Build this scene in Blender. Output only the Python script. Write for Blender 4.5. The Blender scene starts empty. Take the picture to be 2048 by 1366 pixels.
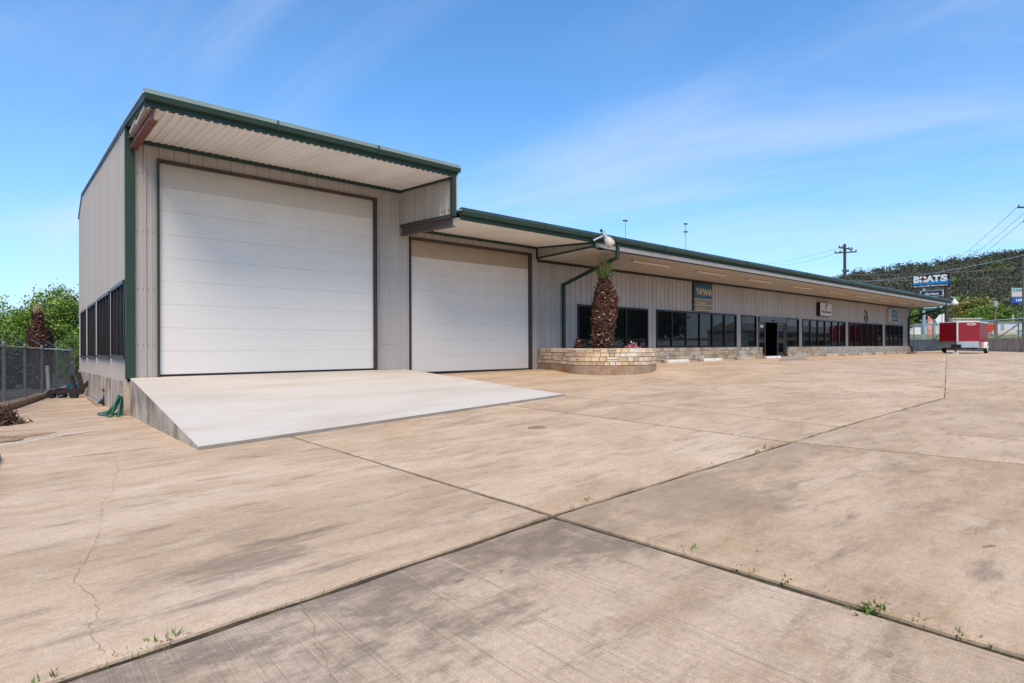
import bpy, math, random
import numpy as np
from mathutils import Vector, Matrix
random.seed(7); RNG = np.random.default_rng(7)
S = bpy.context.scene; COL = S.collection
R = math.radians
# ------------------------------------------------------------------ camera
F, YC, ROLL, DIST = 1140., 692., .003, 15.1
_a = math.atan2(2370-1024, F)
FW = Vector((math.cos(_a), math.sin(_a), 0)); R0 = Vector((math.sin(_a), -math.cos(_a), 0)); ZZ = Vector((0, 0, 1))
UP = ZZ*math.cos(ROLL)+R0*math.sin(ROLL); RT = R0*math.cos(ROLL)-ZZ*math.sin(ROLL)
CAM = Vector((-1.65, -DIST, 1.30))
cd = bpy.data.cameras.new('camera'); co = bpy.data.objects.new('camera', cd); COL.objects.link(co)
cd.sensor_width = 36; cd.lens = F/2048*36; cd.shift_y = (YC-683)/2048; cd.clip_end = 5000; cd.clip_start = .05
co.matrix_world = Matrix(((RT.x, UP.x, -FW.x, CAM.x), (RT.y, UP.y, -FW.y, CAM.y), (RT.z, UP.z, -FW.z, CAM.z), (0, 0, 0, 1)))
S.camera = co
# ------------------------------------------------------------------ sky, sun, exposure
SUN_EL, SUN_AZ = R(52), R(236)          # azimuth: direction the sun stands in, counter-clockwise from +X
w = bpy.data.worlds.new('World'); S.world = w; w.use_nodes = True
nt = w.node_tree; nt.nodes.clear()
def nn(nt, t, **k):
    n = nt.nodes.new(t)
    for a, b in k.items():
        if a.startswith('i_'):
            key = a[2:]; key = int(key) if key.isdigit() else key.replace('_', ' ')
            n.inputs[key].default_value = b
        else: setattr(n, a, b)
    return n
def lk(nt, a, b): nt.links.new(a, b)
sky = nn(nt, 'ShaderNodeTexSky', sky_type='NISHITA', sun_disc=False, sun_elevation=SUN_EL, sun_rotation=math.pi/2-SUN_AZ, air_density=1.0, dust_density=.35, ozone_density=3.0, altitude=250)
tint = nn(nt, 'ShaderNodeMix', data_type='RGBA', blend_type='MULTIPLY'); tint.inputs['Factor'].default_value = 1
lk(nt, sky.outputs[0], tint.inputs['A']); tint.inputs['B'].default_value = (.46, 1.03, 1.36, 1)
tc = nn(nt, 'ShaderNodeTexCoord'); sep = nn(nt, 'ShaderNodeSeparateXYZ'); lk(nt, tc.outputs['Generated'], sep.inputs[0])
def mth(nt, op, a, b=None, c=None, clamp=False):
    n = nn(nt, 'ShaderNodeMath', operation=op, use_clamp=clamp)
    for i, v in enumerate((a, b, c)):
        if v is None: continue
        if isinstance(v, (int, float)): n.inputs[i].default_value = v
        else: lk(nt, v, n.inputs[i])
    return n.outputs[0]
zz = mth(nt, 'MAXIMUM', sep.outputs[2], .0); zd = mth(nt, 'ADD', zz, .16)
comb = nn(nt, 'ShaderNodeCombineXYZ'); lk(nt, mth(nt, 'DIVIDE', sep.outputs[0], zd), comb.inputs[0]); lk(nt, mth(nt, 'DIVIDE', sep.outputs[1], zd), comb.inputs[1])
mp = nn(nt, 'ShaderNodeMapping', vector_type='TEXTURE'); mp.inputs['Rotation'].default_value = (0, 0, R(103)); mp.inputs['Scale'].default_value = (2.4, .75, 1); mp.inputs['Location'].default_value = (1.3, .4, 0)
lk(nt, comb.outputs[0], mp.inputs[0])
n1 = nn(nt, 'ShaderNodeTexNoise', i_Scale=1.0, i_Detail=7, i_Roughness=.56, i_Distortion=.7); lk(nt, mp.outputs[0], n1.inputs['Vector'])
n2 = nn(nt, 'ShaderNodeTexNoise', i_Scale=.55, i_Detail=3, i_Roughness=.5); lk(nt, comb.outputs[0], n2.inputs['Vector'])
cr = nn(nt, 'ShaderNodeMapRange', i_1=.43, i_2=.74, interpolation_type='SMOOTHSTEP'); lk(nt, mth(nt, 'ADD', mth(nt, 'MULTIPLY', n1.outputs[0], .7), mth(nt, 'MULTIPLY', n2.outputs[0], .32)), cr.inputs[0])
hz = mth(nt, 'POWER', mth(nt, 'SUBTRACT', 1.0, zz, clamp=True), 5.5)
fac = mth(nt, 'ADD', mth(nt, 'ADD', mth(nt, 'MULTIPLY', cr.outputs[0], .46), .05), mth(nt, 'MULTIPLY', hz, .78), clamp=True)
mixc = nn(nt, 'ShaderNodeMix', data_type='RGBA'); lk(nt, fac, mixc.inputs['Factor']); lk(nt, tint.outputs['Result'], mixc.inputs['A']); mixc.inputs['B'].default_value = (4.3, 4.75, 5.8, 1)
bg = nn(nt, 'ShaderNodeBackground'); bg.inputs[1].default_value = .15; lk(nt, mixc.outputs['Result'], bg.inputs[0])
wo = nn(nt, 'ShaderNodeOutputWorld'); lk(nt, bg.outputs[0], wo.inputs[0])
sl = bpy.data.lights.new('sun', 'SUN'); so = bpy.data.objects.new('sun', sl); COL.objects.link(so)
sl.energy = 3.1; sl.angle = R(34); sl.color = (1, .80, .57)
sd = Vector((math.cos(SUN_EL)*math.cos(SUN_AZ), math.cos(SUN_EL)*math.sin(SUN_AZ), math.sin(SUN_EL)))
so.rotation_euler = sd.to_track_quat('Z', 'Y').to_euler(); so.location = (0, -20, 40)
S.view_settings.view_transform = 'Standard'; S.view_settings.look = 'None'; S.view_settings.gamma = 1; S.view_settings.exposure = .27
S.render.resolution_x = 1024; S.render.resolution_y = 683
# ------------------------------------------------------------------ pixel -> world (distance always from a plane, the ground or a stated depth)
def ray(px, py): return FW+RT*((px-1024)/F)-UP*((py-YC)/F)
def at(px, py, t): return CAM+ray(px, py)*t
def ony(px, py, Y=0.): d = ray(px, py); return CAM+d*((Y-CAM.y)/d.y)
def onx(px, py, X=0.): d = ray(px, py); return CAM+d*((X-CAM.x)/d.x)
GX = [-40, -6, 0, 7, 12.3, 14.5, 30, 62, 120]; GY = [-80, -24, -12.1, -6.7, 0, 15.5, 60]
GZ = [[.5, .5, .5, .55, .59, .6, .7, .8, .9],                # y -80
      [.05, .1, .22, .35, .42, .45, .6, .65, .8],            # -24
      [-.10, -.12, .02, .20, .28, .32, .48, .62, .75],       # -12.1
      [-.25, -.22, -.07, .25, .38, .43, .53, .63, .75],      # -6.7
      [-.5, -.40, -.22, .44, .47, .62, .66, .68, .75],       # 0
      [-.9, -.75, -.58, -.3, .15, .3, .5, .63, .75],         # 15.5
      [-1.0, -.9, -.8, -.6, -.15, 0, .4, .6, .75]]
def g(x, y):
    x = min(max(x, GX[0]), GX[-1]); y = min(max(y, GY[0]), GY[-1])
    i = max(k for k in range(len(GX)-1) if GX[k] <= x); j = max(k for k in range(len(GY)-1) if GY[k] <= y)
    a = (x-GX[i])/(GX[i+1]-GX[i]); b = (y-GY[j])/(GY[j+1]-GY[j])
    return (GZ[j][i]*(1-a)+GZ[j][i+1]*a)*(1-b)+(GZ[j+1][i]*(1-a)+GZ[j+1][i+1]*a)*b
def ong(px, py, dz=0.):
    d = ray(px, py); t = (.3-CAM.z)/d.z
    for _ in range(40):
        p = CAM+d*t; t = t*.5+.5*min(max((g(p.x, p.y)+dz-CAM.z)/d.z, .5), 200)
    return CAM+d*t
# ------------------------------------------------------------------ materials
MAT = {}
def mat(name, col, rough=.6, metal=0., col2=None, nscale=4., nstretch=(1, 1, 1), lo=.35, hi=.7, bump=0., bscale=40., bstretch=(1, 1, 1), spec=.4, rnd=0., fine=0., fscale=120., ndetail=6., attr=None, coords='Position'):
    m = bpy.data.materials.new(name); m.use_nodes = True; t = m.node_tree; p = t.nodes['Principled BSDF']
    p.inputs['Roughness'].default_value = rough; p.inputs['Metallic'].default_value = metal; p.inputs['Specular IOR Level'].default_value = spec
    geo = nn(t, 'ShaderNodeNewGeometry'); cur = None
    def noise(sc, st, det=6.):
        mpn = nn(t, 'ShaderNodeMapping'); mpn.inputs['Scale'].default_value = st; lk(t, geo.outputs['Position'], mpn.inputs[0])
        n = nn(t, 'ShaderNodeTexNoise', i_Scale=sc, i_Detail=det, i_Roughness=.6); lk(t, mpn.outputs[0], n.inputs['Vector']); return n.outputs[0]
    def mixrgb(f, a, b, bt='MIX'):
        x = nn(t, 'ShaderNodeMix', data_type='RGBA', blend_type=bt)
        for k, v in (('Factor', f), ('A', a), ('B', b)):
            if isinstance(v, (int, float)): x.inputs[k].default_value = v
            elif isinstance(v, tuple): x.inputs[k].default_value = v if len(v) == 4 else (*v, 1)
            else: lk(t, v, x.inputs[k])
        return x.outputs['Result']
    cur = (*col, 1)
    if col2 is not None:
        r_ = nn(t, 'ShaderNodeMapRange', i_1=lo, i_2=hi); lk(t, noise(nscale, nstretch, ndetail), r_.inputs[0]); cur = mixrgb(r_.outputs[0], cur, (*col2, 1))
    if rnd:
        oi = nn(t, 'ShaderNodeObjectInfo'); hs = nn(t, 'ShaderNodeHueSaturation')
        lk(t, mth(t, 'ADD', mth(t, 'MULTIPLY', oi.outputs['Random'], 2*rnd), 1-rnd), hs.inputs['Value'])
        lk(t, mth(t, 'ADD', mth(t, 'MULTIPLY', mth(t, 'FRACT', mth(t, 'MULTIPLY', oi.outputs['Random'], 37.)), .8*rnd), 1-.4*rnd), hs.inputs['Saturation'])
        if isinstance(cur, tuple): hs.inputs['Color'].default_value = cur
        else: lk(t, cur, hs.inputs['Color'])
        cur = hs.outputs[0]
    if attr:   # list of (pos,colour) ramp over the point attribute 'v'
        at_ = nn(t, 'ShaderNodeAttribute', attribute_name='v'); rp = nn(t, 'ShaderNodeValToRGB')
        while len(rp.color_ramp.elements) < len(attr): rp.color_ramp.elements.new(.5)
        for e, (ps, c) in zip(rp.color_ramp.elements, attr): e.position = ps; e.color = (*c, 1)
        lk(t, at_.outputs['Fac'], rp.inputs[0]); cur = rp.outputs[0]
    if fine:
        f_ = nn(t, 'ShaderNodeMapRange', i_1=.3, i_2=.7, i_3=1-fine, i_4=1+fine); lk(t, noise(fscale, (1, 1, 1), 3), f_.inputs[0])
        cb = nn(t, 'ShaderNodeCombineColor');
        for i in range(3): lk(t, f_.outputs[0], cb.inputs[i])
        cur = mixrgb(1., cur, cb.outputs[0], 'MULTIPLY')
    if isinstance(cur, tuple): p.inputs['Base Color'].default_value = cur
    else: lk(t, cur, p.inputs['Base Color'])
    if bump:
        b = nn(t, 'ShaderNodeBump', i_Strength=bump, i_Distance=.02); lk(t, noise(bscale, bstretch, 5), b.inputs['Height']); lk(t, b.outputs[0], p.inputs['Normal'])
    MAT[name] = m; return m
mat('siding', (.42, .388, .355), .42, .0, (.37, .335, .305), 1.2, (2.5, 2.5, .12), .4, .7, spec=.45, rnd=.03)
mat('siding_dull', (.40, .36, .325), .45, .0, (.335, .295, .26), 1.2, (2.5, 2.5, .12), .4, .7, rnd=.03)
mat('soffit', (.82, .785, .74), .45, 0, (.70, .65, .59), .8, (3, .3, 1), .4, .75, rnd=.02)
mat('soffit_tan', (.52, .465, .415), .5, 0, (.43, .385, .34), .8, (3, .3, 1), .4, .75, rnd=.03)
mat('green', (.020, .046, .032), .5, 0, (.026, .055, .040), 3, spec=.3)
mat('green_gutter', (.022, .048, .035), .42, 0, (.030, .058, .044), 2, spec=.4)
mat('gutter_glare', (.20, .26, .225), .4, 0, (.16, .22, .19), 2, spec=.5)  # gutter green paled: sky glare on the upper facet is put into the colour
mat('dark_trim', (.018, .022, .020), .5)
mat('jamb', (.060, .040, .032), .55, 0, (.035, .026, .022), 5)
mat('primer', (.20, .065, .048), .6, 0, (.15, .05, .04), 4, bump=.1)
mat('steel_beam', (.10, .085, .08), .55, .2, (.17, .085, .07), 2, lo=.45, hi=.7)
mat('galv', (.55, .57, .58), .38, .75, (.46, .48, .5), 8)
mat('fence_steel', (.16, .185, .21), .5, .4, (.18, .2, .22), 6)
mat('mesh_wire', (.075, .09, .105), .5, .4)
mat('roof', (.62, .66, .66), .4, .3)
mat('bronze', (.022, .018, .016), .4, .3)
mat('alum_dark', (.12, .115, .105), .4, .5)
mat('white_paint', (.72, .70, .66), .6, 0, (.42, .37, .32), 6, lo=.5, hi=.75, fine=.1)
mat('plain_white', (.78, .78, .76), .45)
mat('lamp_white', (.74, .72, .68), .35)
mat('tube_cover', (.60, .53, .44), .4)
mat('black', (.012, .012, .013), .5, 0, (.02, .02, .02), 9)
mat('rubber', (.02, .02, .021), .8)
mat('rust', (.045, .026, .02), .85, 0, (.02, .016, .015), 9, bump=.4)
mat('red_paint', (.27, .008, .018), .25, 0, (.24, .008, .018), 2, spec=.45)
mat('treadplate', (.62, .63, .64), .28, .9, (.45, .46, .47), 5, bump=.15, bscale=14)
mat('retain', (.43, .32, .23), .85, 0, (.20, .15, .11), 1.3, (2.2, 2.2, .5), .42, .68, bump=.3, bscale=20, fine=.12, fscale=30)
mat('plinth', (.50, .41, .32), .88, 0, (.20, .155, .12), 1.3, (1.3, 1.3, .5), .44, .66, bump=.35, bscale=20, fine=.2, fscale=26, rnd=.06, ndetail=12)
mat('ramp_side', (.47, .40, .32), .88, 0, (.20, .165, .13), 1.3, (1, 1, .8), .42, .62, bump=.4, bscale=18, fine=.25, fscale=22, rnd=.07, ndetail=12)
mat('ramp_top', (.65, .60, .52), .75, 0, (.55, .475, .38), .75, (.55, 1.6, 1), .44, .74, bump=.15, bscale=60, fine=.05, fscale=26, ndetail=12)
mat('lip', (.28, .26, .225), .9, 0, (.22, .195, .165), 3, bump=.3)
mat('planter_base', (.34, .255, .185), .9, 0, (.30, .165, .08), 1.6, (1.4, 1.4, 1.), .45, .62, bump=.4, bscale=18, fine=.2, fscale=14)
mat('stone', (.60, .475, .325), .85, 0, (.50, .33, .175), 1.7, (1, 1, 1), .45, .68, bump=.5, bscale=22, rnd=.26, fine=.14, fscale=26)
mat('stone_white', (.68, .62, .52), .85, 0, (.60, .50, .38), 2.5, bump=.5, bscale=22, rnd=.10, fine=.12, fscale=26)
mat('mortar', (.27, .215, .155), .95, fine=.2, fscale=30)
mat('soil', (.075, .055, .04), 1., 0, (.05, .04, .028), 8, bump=.6)
mat('dirt', (.20, .16, .10), 1., 0, (.09, .105, .035), .25, (1, 1, 1), .4, .6, fine=.25, fscale=5)
mat('grass_far', (.16, .19, .06), 1., 0, (.24, .23, .10), .2, fine=.2, fscale=3)
mat('joint_fill', (.040, .029, .018), 1., 0, (.105, .078, .045), 7, fine=.4, fscale=30, bump=.6)
mat('asphalt', (.075, .078, .085), .9, 0, (.12, .12, .12), .8, fine=.25, fscale=12)
mat('crack', (.25, .19, .135), 1.)
mat('sand', (.40, .27, .17), 1., 0, (.16, .11, .07), 4, lo=.4, hi=.65, fine=.3, fscale=20)
mat('pole_wood', (.055, .045, .038), .9, 0, (.09, .075, .06), 5, (3, 3, .2), bump=.3)
mat('pole_light', (.24, .17, .10), .9, 0, (.15, .11, .07), 4, (3, 3, .2), bump=.3)
mat('bark', (.10, .08, .06), .95, 0, (.06, .05, .04), 8, bump=.5)
mat('wire', (.20, .20, .21), .6)
mat('wire_dark', (.05, .05, .055), .6)
mat('hose', (.008, .13, .085), .4, 0, (.012, .18, .12), 6, spec=.5)
mat('tub_blue', (.03, .14, .20), .45)
mat('wood', (.42, .31, .22), .8, 0, (.30, .21, .15), 6, (.3, 3, 3))
mat('pvc', (.62, .62, .60), .5)
mat('sign_blue', (.008, .075, .13), .4)
mat('sign_blue_dark', (.006, .022, .048), .4)
mat('sign_tan', (.24, .18, .10), .5, 0, (.19, .145, .08), 5)
mat('gold', (.66, .50, .32), .5)
mat('sign_cream', (.58, .55, .50), .5, 0, (.50, .43, .36), 3)
mat('ink', (.015, .014, .018), .5)
mat('navy', (.012, .016, .035), .45)
mat('teal', (.008, .13, .155), .4)
mat('cyan', (.004, .22, .50), .4)
mat('boat_white', (.80, .80, .76), .5)
mat('ring_red', (.55, .045, .07), .5)
mat('sky_panel', (.30, .46, .52), .5)
mat('blue_panel', (.02, .075, .35), .5)
mat('yellow', (.70, .44, .02), .5)
mat('orange', (.72, .20, .02), .5)
mat('flag_pink', (.62, .21, .18), .7, 0, (.70, .42, .36), 1.5)
mat('shed_white', (.62, .64, .65), .5, 0, (.52, .54, .55), 1, (3, 3, .1))
mat('shed_cream', (.60, .54, .43), .6)
mat('shed_grey', (.30, .32, .34), .6)
mat('shed_red', (.58, .035, .03), .45)
mat('interior', (.10, .095, .09), .8)
mat('interior_floor', (.13, .12, .11), .5)
mat('petal', (.62, .10, .18), .6, attr=[(.0, (.62, .07, .17)), (.6, (.70, .22, .28)), (1., (.78, .72, .70))])
mat('leaf_spring', (.1, .2, .03), .55, attr=[(.0, (.06, .115, .014)), (.5, (.165, .275, .032)), (1., (.30, .42, .065))])
mat('leaf_dark', (.1, .2, .03), .6, attr=[(.0, (.016, .035, .012)), (.5, (.035, .075, .02)), (1., (.08, .13, .035))])
mat('leaf_olive', (.1, .2, .03), .6, attr=[(.0, (.10, .10, .022)), (.5, (.21, .205, .04)), (1., (.36, .31, .07))])
mat('leaf_hill', (.1, .1, .05), .8, attr=[(.0, (.055, .064, .034)), (.35, (.082, .092, .046)), (.62, (.150, .128, .100)), (.82, (.105, .13, .045)), (1., (.18, .26, .06))])
mat('hill', (.060, .058, .038), 1., 0, (.09, .082, .062), .04, fine=.3, fscale=.4)
mat('palm_boot', (.1, .05, .03), .9, attr=[(.0, (.035, .013, .008)), (.5, (.105, .042, .022)), (.8, (.20, .10, .055)), (.93, (.30, .20, .13)), (1., (.56, .42, .30))])
mat('palm_core', (.035, .02, .014), 1.)
mat('frond', (.1, .2, .03), .5, attr=[(.0, (.05, .11, .018)), (.55, (.14, .21, .04)), (.8, (.30, .27, .10)), (1., (.48, .34, .18))])
mat('dry_frond', (.1, .05, .03), .9, attr=[(.0, (.035, .022, .014)), (.6, (.11, .06, .035)), (1., (.27, .16, .10))])
mat('weed', (.1, .2, .03), .6, attr=[(.0, (.05, .10, .018)), (.7, (.13, .24, .04)), (1., (.30, .22, .09))])
def glass_mat():
    m = bpy.data.materials.new('glass'); m.use_nodes = True; t = m.node_tree; p = t.nodes['Principled BSDF']; o = t.nodes['Material Output']
    p.inputs['Base Color'].default_value = (.010, .012, .012, 1); p.inputs['Roughness'].default_value = .015; p.inputs['Specular IOR Level'].default_value = .62
    tr = nn(t, 'ShaderNodeBsdfTransparent'); tr.inputs[0].default_value = (.55, .58, .56, 1)
    mx = nn(t, 'ShaderNodeMixShader'); mx.inputs[0].default_value = .32; lk(t, p.outputs[0], mx.inputs[1]); lk(t, tr.outputs[0], mx.inputs[2]); lk(t, mx.outputs[0], o.inputs[0])
    MAT['glass'] = m
glass_mat()
def door_mat(name, col, dirt, amt, z0, z1):
    """white sectional door with horizontal pressed ribs, rain streaks and grime that collects on its top sections"""
    m = mat(name, col, .42, spec=.4); t = m.node_tree; p = t.nodes['Principled BSDF']
    geo = [n for n in t.nodes if n.type == 'NEW_GEOMETRY'][0]; sx = nn(t, 'ShaderNodeSeparateXYZ'); lk(t, geo.outputs['Position'], sx.inputs[0])
    def nz(sc, st):
        a = nn(t, 'ShaderNodeMapping'); a.inputs['Scale'].default_value = st; lk(t, geo.outputs['Position'], a.inputs[0])
        b = nn(t, 'ShaderNodeTexNoise', i_Scale=sc, i_Detail=7, i_Roughness=.65); lk(t, a.outputs[0], b.inputs['Vector']); return b.outputs[0]
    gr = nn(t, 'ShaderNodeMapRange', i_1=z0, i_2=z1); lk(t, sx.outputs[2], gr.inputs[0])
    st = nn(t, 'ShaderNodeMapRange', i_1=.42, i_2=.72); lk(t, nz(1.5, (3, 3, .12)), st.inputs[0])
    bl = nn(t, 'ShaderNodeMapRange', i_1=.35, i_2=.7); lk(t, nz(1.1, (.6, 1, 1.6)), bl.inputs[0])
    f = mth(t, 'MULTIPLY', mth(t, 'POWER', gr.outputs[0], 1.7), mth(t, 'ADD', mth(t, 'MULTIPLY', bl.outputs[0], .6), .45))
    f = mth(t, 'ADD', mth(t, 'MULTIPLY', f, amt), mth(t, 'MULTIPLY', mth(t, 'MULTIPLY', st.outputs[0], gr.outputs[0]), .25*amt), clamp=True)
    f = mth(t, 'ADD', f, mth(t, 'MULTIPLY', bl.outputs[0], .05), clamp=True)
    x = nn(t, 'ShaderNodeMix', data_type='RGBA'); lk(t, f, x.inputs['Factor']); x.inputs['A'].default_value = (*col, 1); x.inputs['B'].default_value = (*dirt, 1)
    lk(t, x.outputs['Result'], p.inputs['Base Color'])
    wv = mth(t, 'SINE', mth(t, 'MULTIPLY', sx.outputs[2], 2*math.pi/.052)); b = nn(t, 'ShaderNodeBump', i_Strength=.12, i_Distance=.005); lk(t, wv, b.inputs['Height']); lk(t, b.outputs[0], p.inputs['Normal'])
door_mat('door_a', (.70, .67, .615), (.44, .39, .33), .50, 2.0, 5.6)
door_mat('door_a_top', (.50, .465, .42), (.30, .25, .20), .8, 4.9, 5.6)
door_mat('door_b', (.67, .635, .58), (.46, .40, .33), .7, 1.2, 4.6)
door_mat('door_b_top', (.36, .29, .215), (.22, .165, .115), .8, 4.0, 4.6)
def yard_mat():
    m = bpy.data.materials.new('yard'); m.use_nodes = True; t = m.node_tree; p = t.nodes['Principled BSDF']
    p.inputs['Roughness'].default_value = .82; p.inputs['Specular IOR Level'].default_value = .25
    geo = nn(t, 'ShaderNodeNewGeometry'); oi = nn(t, 'ShaderNodeObjectInfo'); sc = nn(t, 'ShaderNodeSeparateColor'); lk(t, oi.outputs['Color'], sc.inputs[0])
    sx = nn(t, 'ShaderNodeSeparateXYZ'); lk(t, geo.outputs['Position'], sx.inputs[0])
    off = nn(t, 'ShaderNodeVectorMath', operation='ADD'); lk(t, geo.outputs['Position'], off.inputs[0])
    cx = nn(t, 'ShaderNodeCombineXYZ'); lk(t, mth(t, 'MULTIPLY', oi.outputs['Random'], 40.), cx.inputs[2]); lk(t, cx.outputs[0], off.inputs[1])
    def nz(sc_, st, det=7, rgh=.62, dis=0., vec=None, rot=0.):
        a = nn(t, 'ShaderNodeMapping'); a.inputs['Scale'].default_value = st; a.inputs['Rotation'].default_value = (0, 0, rot); lk(t, (vec or off).outputs[0] if vec is None else vec, a.inputs[0])
        b = nn(t, 'ShaderNodeTexNoise', i_Scale=sc_, i_Detail=det, i_Roughness=rgh, i_Distortion=dis); lk(t, a.outputs[0], b.inputs['Vector']); return b.outputs[0]
    def rng(v, a, b, c=0., d=1., smooth=True):
        r_ = nn(t, 'ShaderNodeMapRange', i_3=c, i_4=d, interpolation_type='SMOOTHSTEP' if smooth else 'LINEAR'); lk(t, v, r_.inputs[0])
        for k_, v_ in ((1, a), (2, b)):
            if isinstance(v_, (int, float)): r_.inputs[k_].default_value = v_
            else: lk(t, v_, r_.inputs[k_])
        return r_.outputs[0]
    def mix(f, a, b, bt='MIX'):
        x = nn(t, 'ShaderNodeMix', data_type='RGBA', blend_type=bt)
        for k, v in (('Factor', f), ('A', a), ('B', b)):
            if isinstance(v, (int, float)): x.inputs[k].default_value = v
            elif isinstance(v, tuple): x.inputs[k].default_value = (*v, 1)
            else: lk(t, v, x.inputs[k])
        return x.outputs['Result']
    big = nz(.30, (1, 1, 1), 6, .62, .3); streak = nz(1.15, (.55, 1.7, 1), 13, .74); streak2 = nz(3.2, (.5, 2.0, 1), 11, .76); med = nz(2.2, (.8, 1.3, 1), 12, .76); fine = nz(30, (1, 1, 1), 6, .8); gran = nz(115, (1, 1, 1), 3, .75); blot = nz(.75, (.7, 1.2, 1), 10, .72)
    broom = nz(1.0, (95, .9, 1), 4, .6); broom2 = nz(1.0, (24, .45, 1), 6, .7)
    c = mix(rng(blot, .36, .64), (.645, .488, .335), (.50, .365, .236))
    c = mix(mth(t, 'MULTIPLY', rng(nz(.42, (.8, 1.2, 1), 9, .68), .50, .66), .55), c, (.73, .585, .435))
    c = mix(mth(t, 'MULTIPLY', rng(nz(.55, (.6, 1.5, 1), 11, .72), .52, .66), .55), c, (.385, .255, .155))
    hv = nn(t, 'ShaderNodeHueSaturation'); lk(t, c, hv.inputs['Color']); lk(t, mth(t, 'ADD', mth(t, 'MULTIPLY', oi.outputs['Random'], .10), .95), hv.inputs['Value']); lk(t, mth(t, 'ADD', mth(t, 'MULTIPLY', mth(t, 'FRACT', mth(t, 'MULTIPLY', oi.outputs['Random'], 17.)), .10), .98), hv.inputs['Saturation']); c = hv.outputs[0]
    c = mix(mth(t, 'MULTIPLY', rng(med, .50, .68), .55), c, (.67, .55, .40))
    c = mix(mth(t, 'MULTIPLY', rng(nz(.9, (.5, 1.5, 1), 10, .7), .54, .70), .42), c, (.46, .28, .14))
    c = mix(mth(t, 'MULTIPLY', rng(streak2, .51, .64), .60), c, (.325, .240, .160))
    # grey-brown biological staining: ragged, streaky along the fall of the slab
    st = mth(t, 'ADD', mth(t, 'MULTIPLY', streak, .70), mth(t, 'ADD', mth(t, 'MULTIPLY', big, .30), mth(t, 'MULTIPLY', mth(t, 'SUBTRACT', fine, .5), .16)))
    st = rng(st, mth(t, 'SUBTRACT', .605, mth(t, 'MULTIPLY', sc.outputs[0], .10)), mth(t, 'SUBTRACT', .69, mth(t, 'MULTIPLY', sc.outputs[0], .09))); st = mth(t, 'MULTIPLY', st, mth(t, 'ADD', mth(t, 'MULTIPLY', sc.outputs[0], .75), .25), clamp=True)
    d = mth(t, 'ABSOLUTE', mth(t, 'ADD', sx.outputs[1], 12.1))
    wob = mth(t, 'ADD', mth(t, 'MULTIPLY', mth(t, 'SUBTRACT', nz(.8, (.8, 1, 1), 12, .78), .5), 6.5), mth(t, 'MULTIPLY', mth(t, 'SUBTRACT', nz(5., (.6, 1.6, 1), 8, .75), .5), 1.6))
    band = rng(mth(t, 'ADD', d, wob), 1.4, .4); band = mth(t, 'MULTIPLY', mth(t, 'MULTIPLY', band, sc.outputs[1]), mth(t, 'MULTIPLY', rng(fine, .3, .62, .6, 1.), rng(med, .36, .56, .35, 1.)))
    edge = rng(d, .10, .0, 0, .45)
    f = mth(t, 'MAXIMUM', st, band); f = mth(t, 'MULTIPLY', f, mth(t, 'SUBTRACT', 1., edge)); f = mth(t, 'MULTIPLY', f, rng(gran, .3, .62, .72, 1.05))
    c = mix(mth(t, 'MULTIPLY', f, .90, clamp=True), c, (.180, .138, .104))
    c = mix(mth(t, 'MULTIPLY', mth(t, 'MULTIPLY', rng(broom, .50, .68), rng(broom2, .38, .62)), mth(t, 'MULTIPLY', sc.outputs[2], .62)), c, (.215, .165, .12))
    c = mix(mth(t, 'MULTIPLY', mth(t, 'MULTIPLY', rng(broom2, .58, .68), sc.outputs[2]), .45), c, (.66, .52, .38))
    gm = rng(gran, .25, .75, .76, 1.22, False); gf = rng(fine, .3, .7, .84, 1.15, False); gg = mth(t, 'MULTIPLY', gm, gf); cc = nn(t, 'ShaderNodeCombineColor')
    for i in range(3): lk(t, gg, cc.inputs[i])
    c = mix(1., c, cc.outputs[0], 'MULTIPLY'); lk(t, c, p.inputs['Base Color'])
    h = mth(t, 'ADD', mth(t, 'MULTIPLY', gran, .6), mth(t, 'ADD', mth(t, 'MULTIPLY', fine, .8), mth(t, 'MULTIPLY', mth(t, 'MULTIPLY', broom, sc.outputs[2]), 1.4)))
    b = nn(t, 'ShaderNodeBump', i_Strength=.5, i_Distance=.008); lk(t, h, b.inputs['Height']); lk(t, b.outputs[0], p.inputs['Normal'])
    MAT['yard'] = m
yard_mat()
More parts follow.
